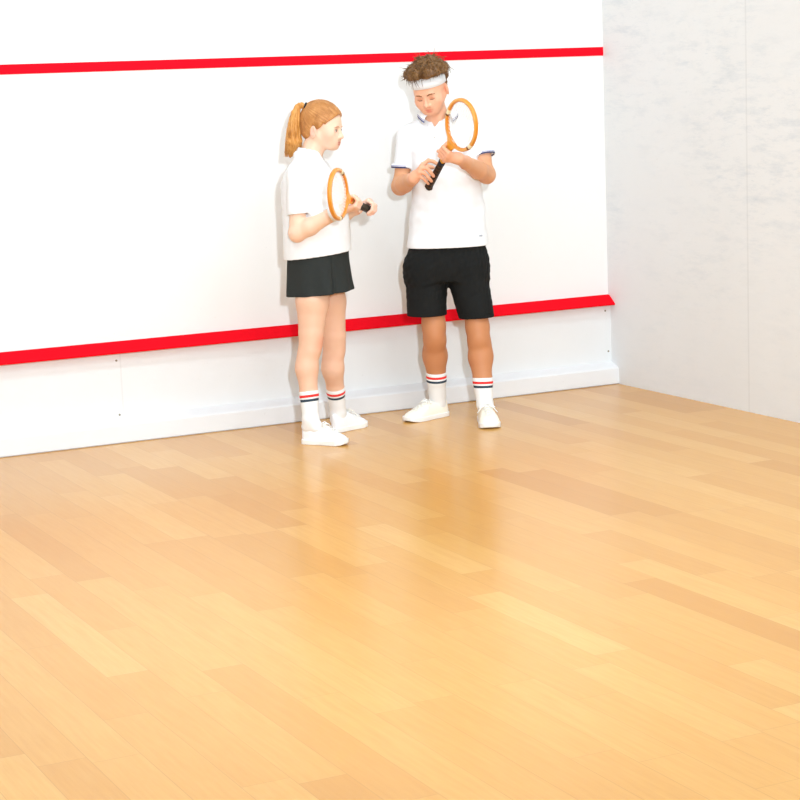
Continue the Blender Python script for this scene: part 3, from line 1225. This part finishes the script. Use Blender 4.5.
    def hpost(f, X, Y, Z):
        f = f + w1(X, Y, Z) + w2(X, Y, Z)
        yy = pz(X, Y, Z, fy) / 1.06; zz = pz(X, Y, Z, fz) / 1.06
        lim = np.interp(yy, [-.10, -.03, .030, .060, .085], [.100, .094, .082, .03, -.060])
        return np.maximum(f, (lim - zz))
    H.solve(.003, post=hpost)
    HV, HQ = H.nets()
    r_ = np.random.default_rng(11)
    yy = (HV - hcn) @ fy; zz = (HV - hcn) @ fz
    roots = hair_scatter(HV, 1500, (zz > .112) | ((yy > .02) & (zz > .085)) | ((np.abs((HV - hcn) @ Rh[:, 0]) > .07) & (zz > .09)), r_)
    nrm = roots - T(0, .02, .03)
    nrm /= np.linalg.norm(nrm, axis=1)[:, None]
    crown = T(.01, .06, .14)
    flow = roots - crown
    flow -= nrm * (flow * nrm).sum(1)[:, None]
    flow /= (np.linalg.norm(flow, axis=1)[:, None] + 1e-6)
    dirs = nrm * .25 + flow * .6 + Rh @ arr(-.22, -.2, .05) + r_.normal(size=roots.shape) * .38
    bend = -nrm * .9 + r_.normal(size=roots.shape) * .5 + arr(0, 0, -.2)
    # fringe locks falling over the band
    fr = np.array([T(x, -.090 + abs(x) * .25, .100) for x in (-.040, -.030, -.026, .010)])
    roots = np.concatenate([roots - nrm * .004, fr])
    dirs = np.concatenate([dirs, np.array([Rh @ arr(.25 * (i % 3 - 1) + .12, -.55, -.55) for i in range(len(fr))])])
    bend = np.concatenate([bend, np.array([Rh @ arr(.15, .35, -.9) for i in fr])])
    low_ = ((roots[:1500] - hcn) @ fz < .125) & ((roots[:1500] - hcn) @ fy < .02)
    lens = np.concatenate([r_.uniform(.020, .050, 1500) * np.where(low_, .35, 1.0), r_.uniform(.034, .052, len(fr))])
    # side locks before the ear
    sd = np.array([T(-.078, -.03 + .012 * i, .085) for i in range(5)])
    roots = np.concatenate([roots, sd]); dirs = np.concatenate([dirs, [Rh @ arr(-.3, -.2, -.9)] * 5]); bend = np.concatenate([bend, [Rh @ arr(.25, 0, -.4)] * 5]); lens = np.concatenate([lens, [.035, .045, .04, .05, .04]])
    q = HV - crown
    uu = np.arctan2(q @ fy, q @ Rh[:, 0]) * 1.5 + 5
    strand_obj('hair', HV, HQ, uu, roots, dirs, lens, bend, .0019, M['hair_m'], body)
    # --- headband: follows the skull
    secs = []
    V, Fq = [], []
    n = 72
    for j, (dz, of) in enumerate(((-.027, .000), (-.025, .0045), (0, .006), (.030, .0045), (.033, .000))):
        for i in range(n):
            a = 2 * math.pi * i / n
            zc = .052 + dz
            # rise at the front, dip at the back
            tilt = -.26 * (.094 * math.sin(a))
            z = zc + tilt
            k = math.sqrt(max(.05, 1 - ((z - .030) / .100) ** 2))
            V.append(T((.0765 + of) * k * math.cos(a), .006 + (.0985 + of) * k * math.sin(a), z))
    for j in range(4):
        for i in range(n):
            Fq.append((j * n + i, j * n + (i + 1) % n, (j + 1) * n + (i + 1) % n, (j + 1) * n + i))
    hb = make_mesh('headband', V, Fq, M['terry'], body, True)
    md = hb.modifiers.new('thickness', 'SOLIDIFY'); md.thickness = .004

    # --- polo shirt
    tor = [cz(254, 406.5, 488.5, .130), cz(245, 406.5, 488.5, .130), cz(230, 408, 487, .128), cz(210, 410.5, 485, .124), cz(190, 412.5, 482.5, .124), cz(170, 411.5, 480, .130),
           cz(150, 408, 480, .122), cz(138, 408, 478, .105), cz(130, 414, 473, .085), cz(124, 423, 463, .066), cz(119, 430, 456, .055), cz(115, 432, 453, .045)]
    cufR, cufL = P(401, 167.5, -.005), P(484.2, 155.5, -.02)
    dR_, dL_ = unit(unit(cufR - shR) * .35 + arr(0, 0, -.65)), unit(elL - shL)
    hem = P(447, 246.2, 0)
    sl_in = lambda ex: [(cone(shR + arr(.012, 0, .004), cufR + dR_ * ex, .057, .0435), .018), (cone(shL + arr(-.012, 0, .004), cufL + dL_ * ex, .058, .050), .018)]
    trap = [(cone(P(440, 122, .03), shR + arr(.012, 0, .010), .064, .052), .03), (cone(P(440, 122, .03), shL + arr(-.012, 0, .010), .064, .054), .03)]
    outer = [(half(loft(tor, rad(4), 2.2), hem, (0, 0, -1)), .0)] + trap
    sl = sl_in(.06)
    outer += [(half(sl[0][0], cufR, dR_), .022), (half(sl[1][0], cufL, dL_), .022)]
    inner = [(loft([(tor[0][0] - .05,) + tor[0][1:]] + tor, rad(4), 2.2), 0)] + trap + [(half(sl[0][0], cufR + dR_ * .006, dR_), .022), (half(sl[1][0], cufL + dL_ * .006, dL_), .022)]
    w1 = waves(21, .0026, .13, 9, (1, 1, .6)); w2 = waves(22, .0010, .05, 8, (.7, .7, 1.)); w3 = waves(23, .0022, .10, 6, (.7, .5, 1.))

    def wr(X, Y, Z):
        low = np.clip((1.15 - Z) / .2, 0, 1)
        att = np.clip((Z - hem[2] - .01) / .08, .0, 1)
        for cc in (cufR, cufL):
            att = att * np.clip((np.sqrt((X - cc[0]) ** 2 + (Y - cc[1]) ** 2 + (Z - cc[2]) ** 2) - .055) / .06, 0, 1)
        return att * (w1(X, Y, Z) + w2(X, Y, Z) + w3(X, Y, Z) * low)
    neck = P(437, 121, -.02)
    cuts = [(cone(P(438, 124, .02), P(436, 105, -.03), .057, .064), 0)]
    vb = P(434.8, 125.5, -.066)
    cuts.append((cone(vb, P(435.5, 110, -.035), .006, .052), 0))
    sh_ = garment('polo_shirt', outer, inner, cuts, .0065, .0035, M['shirt'], body, wr)
    # sleeve cuffs with the dark stripes
    for c0, dd, r in ((cufR, dR_, .0445), (cufL, dL_, .050)):
        V, Fq, U = [], [], []
        a1 = unit(np.cross(dd, arr(0, 1, 0))); a2 = np.cross(dd, a1)
        n = 40
        for j in range(5):
            for i in range(n):
                a = 2 * math.pi * i / n
                V.append(c0 + dd * (-.018 + .0055 * j) + (r + .0028 + (.0012 if 0 < j < 4 else 0) + (4 - j) * .0002) * (math.cos(a) * a1 + math.sin(a) * a2)); U.append(j / 4)
        for j in range(4):
            for i in range(n):
                Fq.append((j * n + i, j * n + (i + 1) % n, (j + 1) * n + (i + 1) % n, (j + 1) * n + i))
        o = make_mesh('cuff', V, Fq, M['cuff'], sh_, True, u=U)
        md = o.modifiers.new('thickness', 'SOLIDIFY'); md.thickness = .0035
    # open collar
    ncx = P(438, 120, .0)
    path = []
    for i in range(33):
        a = rad(-90 + 40 + (360 - 80) * i / 32)
        ca, sa = math.cos(a), math.sin(a)
        front = max(0, -sa)
        top = arr(ncx[0] + .066 * ca, .012 + .064 * sa - .030 * front, ncx[2] + .052 - .040 * front ** 2)
        bot = arr(ncx[0] + .098 * ca + .010 * front * (1 if ca > 0 else -1), .012 + .094 * sa - .036 * front, ncx[2] + .026 - .060 * front ** 2 - .012 * abs(ca))
        path.append((top, bot, arr(.012 * ca, .012 * sa, .010)))
    collar('collar', path, M['collar_m'], sh_)
    # placket with buttons, small mark on the hem
    mb = MB()
    pc = [P(434 + .35 * i, 127 + 5 * i, -.125 + (-.004) * i) for i in range(4)]
    for p_ in pc[1:3]:
        mb.tube([p_ + arr(0, -.012, 0), p_ + arr(0, -.016, 0)], [.0052, .0050], 12)
    mb.build('button', M['button'], sh_, True)
    mp = P(481, 236, -.10)
    rb = None

    # --- shorts: seat and two legs, open at the bottom
    st = [cz(238, 412, 483, .110), cz(246, 409.5, 485, .114), cz(255, 405.5, 487.5, .120), cz(264, 403.6, 488.2, .122), cz(272, 404.4, 488.3, .116), cz(280, 406, 488.0, .104)]
    bR, bL = P(427, 315.0, -.01), P(476.8, 317.3, -.03)
    tR, tL = P(426, 268, 0), P(466, 268, 0)
    dr, dl = unit(bR - tR), unit(bL - tL)
    lgR = lambda ex: cone(tR, bR + dr * ex, .105, .101, (arr(1, 0, 0), .97))
    lgL = lambda ex: cone(tL, bL + dl * ex, .106, .078)
    outer = [(loft(st, rad(4), 2.4), 0), (half(lgR(.12), bR, (0, 0, -1)), .028), (half(lgL(.12), bL, (.03, 0, -1)), .028)]
    inner = [(loft(st, rad(4), 2.4), 0), (lgR(.2), .028), (lgL(.2), .028)]
    w4 = waves(31, .0016, .10, 8, (1, 1, .35)); w5 = waves(32, .0015, .035, 6)
    garment('shorts', outer, inner, [], .0075, .0035, M['black'], body, lambda X, Y, Z: (w4(X, Y, Z) + w5(X, Y, Z)) * np.clip((Z - .53) / .12, .1, 1))

    # --- socks and shoes
    fR, fL = unit(arr(-.227, -.186, 0)), unit(arr(.01, -.287, 0))
    sock(body, P(436.8, 371, .055), anR, fR, legs[-1])
    sock(body, P(484.6, 378, -.10), anL, fL, legs[1])
    shoe(body, (-.026, .106, 0), (-.240, -.070, 0), anR, M['canvas_m'], .272, 1.05, .006)
    shoe(body, (.152, -.052, 0), (.174, -.350, 0), anL, M['canvas_m'], .298, 1.12, .006)
    # embroidered mark near the hem
    g = SDF()
    V = []
    for (dx, dz) in ((-.008, -.004), (.008, -.004), (.008, .004), (-.008, .004)):
        V.append((mp[0] + dx, 0, mp[2] + dz))
    me_ = sh_.data
    co_ = np.empty(len(me_.vertices) * 3, np.float32); me_.vertices.foreach_get('co', co_); co_ = co_.reshape(-1, 3)
    Vn = []
    for v in V:
        d = np.hypot(co_[:, 0] - v[0], co_[:, 2] - v[2])
        Vn.append((v[0], co_[d < .008][:, 1].min() - .0015, v[2]))
    make_mesh('emblem', Vn, [(0, 1, 2, 3)], M['mark'], sh_, False)

    rk = racket('racket', world_of(F, hc), dir_of(F, -Lx), dir_of(F, short), reach, M['grip'],
                'wooden racket held upright across the chest by the man, head beside his chin')
    return body


# ================================================================== the woman
def build_woman():
    F = Fig(-1.95, -.60)
    P = F.P
    S = SDF()
    legs = {}
    pale = lin(243, 206, 178); legc = lin(232, 188, 158)
    hc = P(338.1, 194.2, -.46)
    butt = P(369.3, 210.0, .015)
    Lx = unit(hc - butt); reach = float(np.linalg.norm(hc - butt))
    on = lambda s_: butt + Lx * s_
    # --- legs
    hipR, knR, anR = P(314, 268, -.062), P(310.8, 343, -.110), P(310.6, 419, -.154)
    hipL, knL, anL = P(325.5, 266, .056), P(334.5, 345, .085), P(338, 412, .165)
    fR, fL = unit(arr(.209, -.083, 0)), unit(arr(.169, .189, 0))
    for hp, kn, an, f, s_ in ((hipR, knR, anR, fR, -1), (hipL, knL, anL, fL, 1)):
        b = -f
        chain(S, [hp, hp + (kn - hp) * .45, kn + (hp - kn) * .12], [.070, .077, .058], .02)
        S.add(cone(kn + (hp - kn) * .12, kn + (an - kn) * .08, .056, .050), .015)
        S.add(ell(kn + f * .022 + arr(0, 0, .0), (.030, .03, .038)), .02)
        pl = [kn + b * .004, kn + (an - kn) * .34 + b * .020, kn + (an - kn) * .68 + b * .008, an]
        chain(S, pl, [.048, .0515, .0405, .032], .02)
        legs[s_] = [(pl[1], pl[2], .0515, .0405), (pl[2], pl[3], .0405, .035)]
        S.add(ell(kn + (an - kn) * .28 + b * .022, (.045, .045, .09)), .02)
        chain(S, [an, an - arr(0, 0, .045) - f * .012], [.032, .024], .01)
        chain(S, [an - arr(0, 0, .035), an + f * .07 - arr(0, 0, .056), an + f * .11 - arr(0, 0, .060)], [.024, .012, .010], .006)
    cz = lambda py, xl, xr, ry, d=0.: (P((xl + xr) / 2, py, d)[2], P((xl + xr) / 2, py, d)[0], d, (P(xr, py, d)[0] - P(xl, py, d)[0]) / 2, ry)
    S.add(loft([cz(285, 296, 344, .13), cz(268, 291, 345, .15), cz(240, 291, 338, .125), cz(215, 291, 336, .12), cz(195, 290, 333, .13), cz(178, 289, 329, .145),
                cz(168, 293, 324, .135), cz(161, 297, 322, .09), cz(156, 300, 321, .05)], 0), .02)
    # --- head in profile
    hcn = P(322.3, 126.8, 0)
    Rh = rotm(rad(70), rad(5), rad(0))
    T = head_ops(S, hcn, Rh, .965, True, .006, .012, .012, .005)
    nb = P(309, 158, .0)
    chain(S, [nb, hcn + arr(-.022, 0, -.045)], [.054, .049], .02)
    chain(S, [nb - arr(0, 0, .01), P(302, 173, -.11)], [.040, .034], .03)
    chain(S, [nb - arr(0, 0, .01), P(318, 173, .11)], [.040, .034], .03)
    # --- right hand under the shaft
    cR = on(.275)
    n0 = arr(-.1, -.10, -1); n0 = unit(n0 - Lx * (n0 @ Lx))
    t0 = np.cross(Lx, n0)
    if t0[0] < 0:
        t0 = -t0
    wR = grip_hand(S, cR, Lx, n0, t0, .011, .0088, W=cR + t0 * -.062 + n0 * .042 + Lx * -.01, th=(38, 92, 150, 205), rad_=(.024, .022, .014, .011))
    # --- left hand over the grip
    cL = on(.030)
    n1 = arr(-.25, .1, 1); n1 = unit(n1 - Lx * (n1 @ Lx))
    t1 = np.cross(Lx, n1)
    if t1[0] < 0:
        t1 = -t1
    wL = grip_hand(S, cL, Lx, n1, t1, .017, .0086, offs=(.034, .014, -.006, -.024), th=(30, 80, 125, 170), rad_=(.024, .022, .016, .011), W=cL - t1 * .058 + n1 * .016 - Lx * .01)
    # --- arms
    shR, elR = P(298.5, 173, -.135), P(297.5, 233.5, -.165)
    shL, elL = P(320, 172, .135), P(318, 226, .17)
    for sh, el, w, s_ in ((shR, elR, wR, -1), (shL, elL, wL, 1)):
        chain(S, [sh + (el - sh) * .1, sh + (el - sh) * .55, el + (sh - el) * .06], [.036, .038, .039], .02)
        S.add(ball(el + arr(-.004, 0, -.004), .036), .015)
        chain(S, [el, el + (w - el) * .3, el + (w - el) * .75, w], [.038, .040, .030, .0235], .015)
        tgt = (cR + n0 * .025) if s_ < 0 else (cL + n1 * .03)
        chain(S, [w, w + (tgt - w) * .35], [.0235, .022], .012)
    TF = lambda x, y, z: T(x, y, z - .012)
    lips = lin(216, 112, 98); blush = lin(248, 178, 158)
    spots = []
    for c, r in ((TF(0, -.0885, -.0580), (.021, .022, .006)), (TF(0, -.086, -.068), (.017, .022, .006))):
        spots.append((c, r, lips, .9, Rh))
    for s_ in (-1, 1):
        spots.append((TF(s_ * .052, -.055, -.035), (.036,) * 3, blush, .30, Rh))
        spots.append((TF(s_ * .031, -.084, -.002), (.020, .016, .010), lin(222, 150, 122), .6, Rh))
        spots.append((TF(s_ * .080, .016, -.01), (.028,) * 3, lin(248, 186, 164), .7, Rh))
    spots.append((TF(0, -.105, -.034), (.013,) * 3, blush, .6, Rh))
    kneeR, kneeL = knR, knL

    def colr(V):
        c = paint(V, pale, spots + [(wR + (cR - wR) * .9, (.07,) * 3, lin(248, 196, 170), .7), (cL, (.07,) * 3, lin(250, 196, 176), .8), (elR, (.05,) * 3, lin(248, 200, 172), .6)])
        wz = np.clip((.78 - V[:, 2]) / .1, 0, 1)[:, None]
        lg = paint(V, legc, [(kneeR + fR * .05, (.045,) * 3, lin(238, 156, 124), .6), (kneeL + fL * .03, (.05,) * 3, lin(228, 160, 118), .5)])
        return c * (1 - wz) + lg * wz
    body, BV = field_obj('person', S, .0032, M['skin'], None, colfn=colr)
    body.matrix_world = F.mat
    tag(body, 'young woman with a copper ponytail in white polo shirt and charcoal skirt, standing in profile', 'person')

    for s_ in (-1, 1):
        mb = MB()
        pts = [TF(s_ * .013, -.0905, .0150), TF(s_ * .024, -.0900, .0185), TF(s_ * .036, -.0835, .0185), TF(s_ * .047, -.0725, .0130)]
        mb.tube([snap(S, q, Rh[:, 1], .0003) for q in pts], [.0014, .0022, .0020, .0010], 6)
        mb.build('eyebrow', M['brow_w'], body, True)
        # eye: white and iris seen between the lids, lashes
        mb = MB()
        for i in range(7):
            pass
        ec = TF(s_ * .031, -.0740, -.002)
        es = SDF(); es.add(ell(ec, (.0118, .0135, .0055), Rh), 0)
        eo, _ = field_obj('eye', es, .0012, M['eye'], body)
        es = SDF(); es.add(ell(TF(s_ * .0315, -.0785, -.0025), (.0058, .0100, .0053), Rh), 0)
        field_obj('iris', es, .0012, M['iris'], eo)
        mb = MB()
        mb.tube([TF(s_ * .0185, -.0845, .0005), TF(s_ * .026, -.0885, .0035), TF(s_ * .034, -.0880, .0035), TF(s_ * .044, -.0795, .0000)], [.0008, .0014, .0016, .0010], 5)
        mb.build('eyelash', M['lash'], body, True)

    # --- hair combed back into a high ponytail
    tie = P(306.0, 106.8, 0)
    H = SDF()
    E = lambda p, r: ell(T(*p), 0.965 * np.array(r), Rh)
    H.add(E((0, .012, .036), (.0805, .103, .0955)), .01)
    H.add(E((0, .050, -.010), (.072, .056, .068)), .02)
    H.add(E((0, -.030, .034), (.068, .068, .068)), .02)
    H.add(cone(T(0, .07, .07), tie, .026, .011), .02)
    for s_ in (-1, 1):
        H.add(cone(T(s_ * .071, -.012, .030), T(s_ * .074, -.018, -.012), .012, .005), .01)
    fy, fz = Rh[:, 1], Rh[:, 2]
    w2 = waves(44, .0010, .010, 8)

    def hpost(f, X, Y, Z):
        d = lambda v: ((X - hcn[0]) * v[0] + (Y - hcn[1]) * v[1] + (Z - hcn[2]) * v[2]) / 0.965
        yy, zz, xx = d(fy), d(fz), d(Rh[:, 0])
        lim = np.interp(yy, [-.12, -.080, -.050, -.020, .000, .020, .035, .060, .10], [.085, .060, .038, .002, -.012, .010, -.040, -.066, -.055])
        lim = lim + .012 * np.clip(np.abs(xx) / .06, 0, 1) * (yy < -.04) * -1
        f = f + w2(X, Y, Z)
        return np.maximum(f, lim - zz)
    H.solve(.003, post=hpost)
    HV, HQ = H.nets()
    r_ = np.random.default_rng(12)
    axis = unit(tie - T(0, -.03, .03))
    e1 = unit(np.cross(axis, arr(0, 1, 0))); e2 = np.cross(axis, e1)
    q = HV - T(0, -.03, .03)
    uu = np.arctan2(q @ e2, q @ e1) * 2.2 + 8
    roots = hair_scatter(HV, 900, np.linalg.norm(HV - tie, axis=1) > .03, r_)
    nrm = roots - T(0, .02, .02); nrm /= np.linalg.norm(nrm, axis=1)[:, None]
    fl = tie - roots; fl -= nrm * (fl * nrm).sum(1)[:, None]; fl /= np.linalg.norm(fl, axis=1)[:, None] + 1e-6
    dirs = fl + nrm * .05 + r_.normal(size=roots.shape) * .06
    bend = (tie - roots) / (np.linalg.norm(tie - roots, axis=1)[:, None] + 1e-6) * .5 - nrm * .35
    lens = r_.uniform(.025, .05, 900)
    roots = roots - nrm * .0006
    hair = strand_obj('hair', HV, HQ, uu, roots, dirs, lens, bend, .0013, M['hair_w'], body)
    # ponytail
    path = [tie, P(301.0, 105.2, .0), P(297.6, 107.4, 0), P(295.6, 113, 0), P(294.3, 121, 0), P(293.2, 131, .0), P(292.3, 141, 0), P(291.4, 149, 0), P(290.2, 156, 0)]
    rs = [.009, .011, .014, .019, .024, .029, .030, .024, .009]
    H = SDF()
    chain(H, path, rs, .01)
    H.add(cone(P(299, 141, 0), P(292, 153.5, 0), .014, .010), .012)
    H.add(cone(P(298, 124, 0), P(298.5, 140, 0), .009, .015), .012)
    w3 = waves(45, .0022, .016, 8, (1, 1, .12))
    H.solve(.003, post=lambda f, X, Y, Z: f + w3(X, Y, Z))
    PV, PQ = H.nets()
    r2 = np.random.default_rng(13)
    roots = hair_scatter(PV, 700, (PV[:, 2] > path[-1][2] + .03) & (PV[:, 2] < path[3][2]), r2)
    pa = np.array(path)
    seg = np.argmin(np.linalg.norm(roots[:, None] - pa[None], axis=2), axis=1)
    tang = np.array([unit(pa[min(i + 1, len(pa) - 1)] - pa[max(i - 1, 0)]) for i in seg])
    lens = r2.uniform(.04, .09, 700)
    lens = np.minimum(lens, (roots[:, 2] - path[-1][2] + .004))
    cen = pa[seg]
    out = roots - cen
    strand_obj('ponytail', PV, PQ, np.arctan2(PV[:, 1], PV[:, 0] - path[4][0]) * 2 + 3, roots - out * .03, tang + r2.normal(size=roots.shape) * .05, lens, -out * 3, .0012, M['hair_p'], hair)
    mb = MB()
    dtie = unit(path[1] - tie)
    a1 = unit(np.cross(dtie, arr(0, 1, 0))); a2 = np.cross(dtie, a1)
    ring = [tie + dtie * .004 + .0155 * (math.cos(a) * a1 + math.sin(a) * a2) for a in np.linspace(0, 2 * math.pi, 25)]
    mb.tube(ring, .0055, 8, False)
    mb.build('hair_tie', M['tie'], hair, True)

    # --- polo shirt
    tor = [cz(270, 283.5, 352.5, .168), cz(255, 283.5, 352, .166), cz(235, 283, 351, .158), cz(215, 282, 349, .150), cz(195, 281, 345, .152), cz(183, 281.2, 340, .158), cz(173, 284, 333, .152),
           cz(165, 289, 327, .125), cz(159, 294, 323, .085), cz(154, 298, 321, .058), cz(149, 299, 319, .045)]
    cufR, cufL = P(298.6, 214.5, -.155), P(318, 206, .165)
    dR_, dL_ = unit(cufR - shR), unit(cufL - shL)
    sl = lambda ex: [(cone(shR, cufR + dR_ * ex, .056, .0500), .03), (cone(shL, cufL + dL_ * ex, .056, .050), .03)]
    trap = [(cone(P(308, 157, 0), shR + arr(.006, .02, .006), .052, .046), .03), (cone(P(308, 157, 0), shL + arr(-.004, -.02, .006), .052, .046), .03)]
    hl, hr_ = P(284, 259.5, 0), P(352, 249.5, 0)
    hn = unit(np.cross(hr_ - hl, arr(0, 1, 0)))
    if hn[2] > 0:
        hn = -hn
    s6 = sl(.08)
    outer = [(half(loft(tor, 0, 2.2), hl, hn), 0)] + trap + [(half(s6[0][0], cufR, unit(dR_ + arr(.10, 0, 0))), .03), (half(s6[1][0], cufL, dL_), .03)]
    inner = [(loft([(tor[0][0] - .05,) + tor[0][1:]] + tor, 0, 2.2), 0)] + trap + [(half(s6[0][0], cufR + dR_ * .006, unit(dR_ + arr(.10, 0, 0))), .03), (half(s6[1][0], cufL + dL_ * .006, dL_), .03)]
    w1 = waves(51, .0019, .12, 9, (1, 1, .4)); w2 = waves(52, .0008, .05, 8, (.7, .7, 1.))
    cuts = [(cone(P(309, 160, 0), P(311, 140, 0), .048, .056), 0), (cone(P(318, 162, 0), P(318, 150, 0), .020, .045), 0)]
    sh_ = garment('polo_shirt', outer, inner, cuts, .0065, .0035, M['shirt2'], body, lambda X, Y, Z: (w1(X, Y, Z) + w2(X, Y, Z)) * np.clip((Z - hl[2] - .03) / .08, 0, 1))
    # collar: high at the nape, meeting at the throat
    back, front = P(297.2, 150.0, 0), P(321.5, 160.5, 0)
    mid = (back + front) / 2
    hx = (front[0] - back[0]) / 2
    path = []
    for i in range(37):
        a = rad(-172 + 344 * i / 36 + 180)
        ca, sa = math.cos(a), math.sin(a)           # ca = -1 at the back
        ca2 = -math.cos(a + math.pi)
        f_ = .5 + .5 * ca
        top = arr(mid[0] + hx * .93 * ca, .058 * sa, back[2] + (front[2] - back[2]) * f_)
        bot = arr(mid[0] + hx * 1.02 * ca + (-.020 if f_ < .5 else .012) * abs(ca), .090 * sa, top[2] - .040 - .008 * f_)
        path.append((top, bot, arr(.010 * ca, .012 * sa, .008)))
    # opening must be at the front: rotate the list so that it starts there
    path = path[18:] + path[1:19]
    collar('collar', path, M['shirt2'], sh_)

    # --- skirt with soft flutes
    tor_s = [(P(318, 248, 0)[2], P(318.5, 248, 0)[0], 0, (P(348, 248, 0)[0] - P(288, 248, 0)[0]) / 2, .150),
             cz(262, 286.3, 349, .160), cz(280, 286.3, 351, .168), cz(293, 286.3, 353.5, .174), cz(305, 286.3, 355, .178)]
    fl = lambda th, z: (.0055 * np.sin(9 * th + .6) + .0045 * np.sin(5 * th + 2.0) - .012 * np.exp(-((th + 1.05) / .05) ** 2)) * np.clip((.90 - z) / .18, .1, 1)
    ll, lr = P(287, 295.6, 0), P(353, 289.2, 0)
    ln = unit(np.cross(lr - ll, arr(0, 1, 0)))
    if ln[2] > 0:
        ln = -ln
    outer = [(half(loft(tor_s, 0, 2.1, 0, fl), ll, ln), 0)]
    inner = [(loft([(tor_s[-1][0] - .05,) + tor_s[-1][1:]] + tor_s, 0, 2.1, 0, fl), 0)]
    garment('skirt', outer, inner, [], .007, .0035, M['charcoal'], body)

    # --- wristband
    ax = unit(wR - elR)
    w0 = wR + ax * .012
    S2 = SDF()
    S2.add(half(half(cone(w0 - ax * .10, w0 + ax * .04, .0385, .0275), w0, ax), w0 - ax * .060, -ax), .0)
    field_obj('wristband', S2, .003, M['terry'], body)

    # --- socks and shoes
    sock(body, P(307, 391.5, -.14), anR, fR, legs[-1])
    sock(body, P(335, 388, .125), anL, fL, legs[1])
    shoe(body, (-.146, -.134, 0), (.066, -.218, 0), anR, M['canvas_w'], .230, .95, .012)
    shoe(body, (-.010, .118, 0), (.150, .300, 0), anL, M['canvas_w'], .224, .95, .012)

    s0 = arr(0, 0, 1)
    racket('racket', world_of(F, hc), dir_of(F, -Lx), dir_of(F, arr(.03, .03, 1)), reach, M['grip2'],
           "wooden racket held level at the young woman's waist, its head beside her wristband")
    return body


build_man()
build_woman()


# ------------------------------------------------------------------ light
def area(name, loc, rot, sx, sy, power, colr=(1, 1, 1)):
    l = bpy.data.lights.new(name, 'AREA')
    l.shape = 'RECTANGLE'
    l.size, l.size_y = sx, sy
    l.energy = power
    l.color = colr
    o = link(bpy.data.objects.new(name, l))
    o.location = loc
    o.rotation_euler = rot
    return o


LAMP, FLASH = 43, 1600
TINT = (.835, .975, 1.115)
for i, (x, y) in enumerate([(x_, y_) for y_ in (-3.0, -5.6, -8.2) for x_ in (-.75, -2.5, -5.2)]):
    area('court_lamp', (x, y, H - .06), (0, 0, 0), 1.3, .7, LAMP, TINT)
# flash, up and to the right of the lens
fp = CAMP + rh * .50 + arr(0, 0, .55) + fh * .15
l = bpy.data.lights.new('flash', 'SPOT')
l.energy = FLASH
l.color = TINT
l.spot_size = rad(42)
l.spot_blend = .8
l.shadow_soft_size = .10
o = link(bpy.data.objects.new('flash', l))
o.location = fp
o.rotation_euler = Vector((arr(-1.9, -.6, .9) - fp).tolist()).to_track_quat('-Z', 'Y').to_euler()

w = bpy.data.worlds.new('world')
bpy.context.scene.world = w
w.use_nodes = True
w.node_tree.nodes['Background'].inputs[0].default_value = (.9, .9, .9, 1)
w.node_tree.nodes['Background'].inputs[1].default_value = .3
sc = bpy.context.scene
sc.view_settings.view_transform = 'Standard'
sc.view_settings.look = 'None'
sc.view_settings.exposure = 0.0
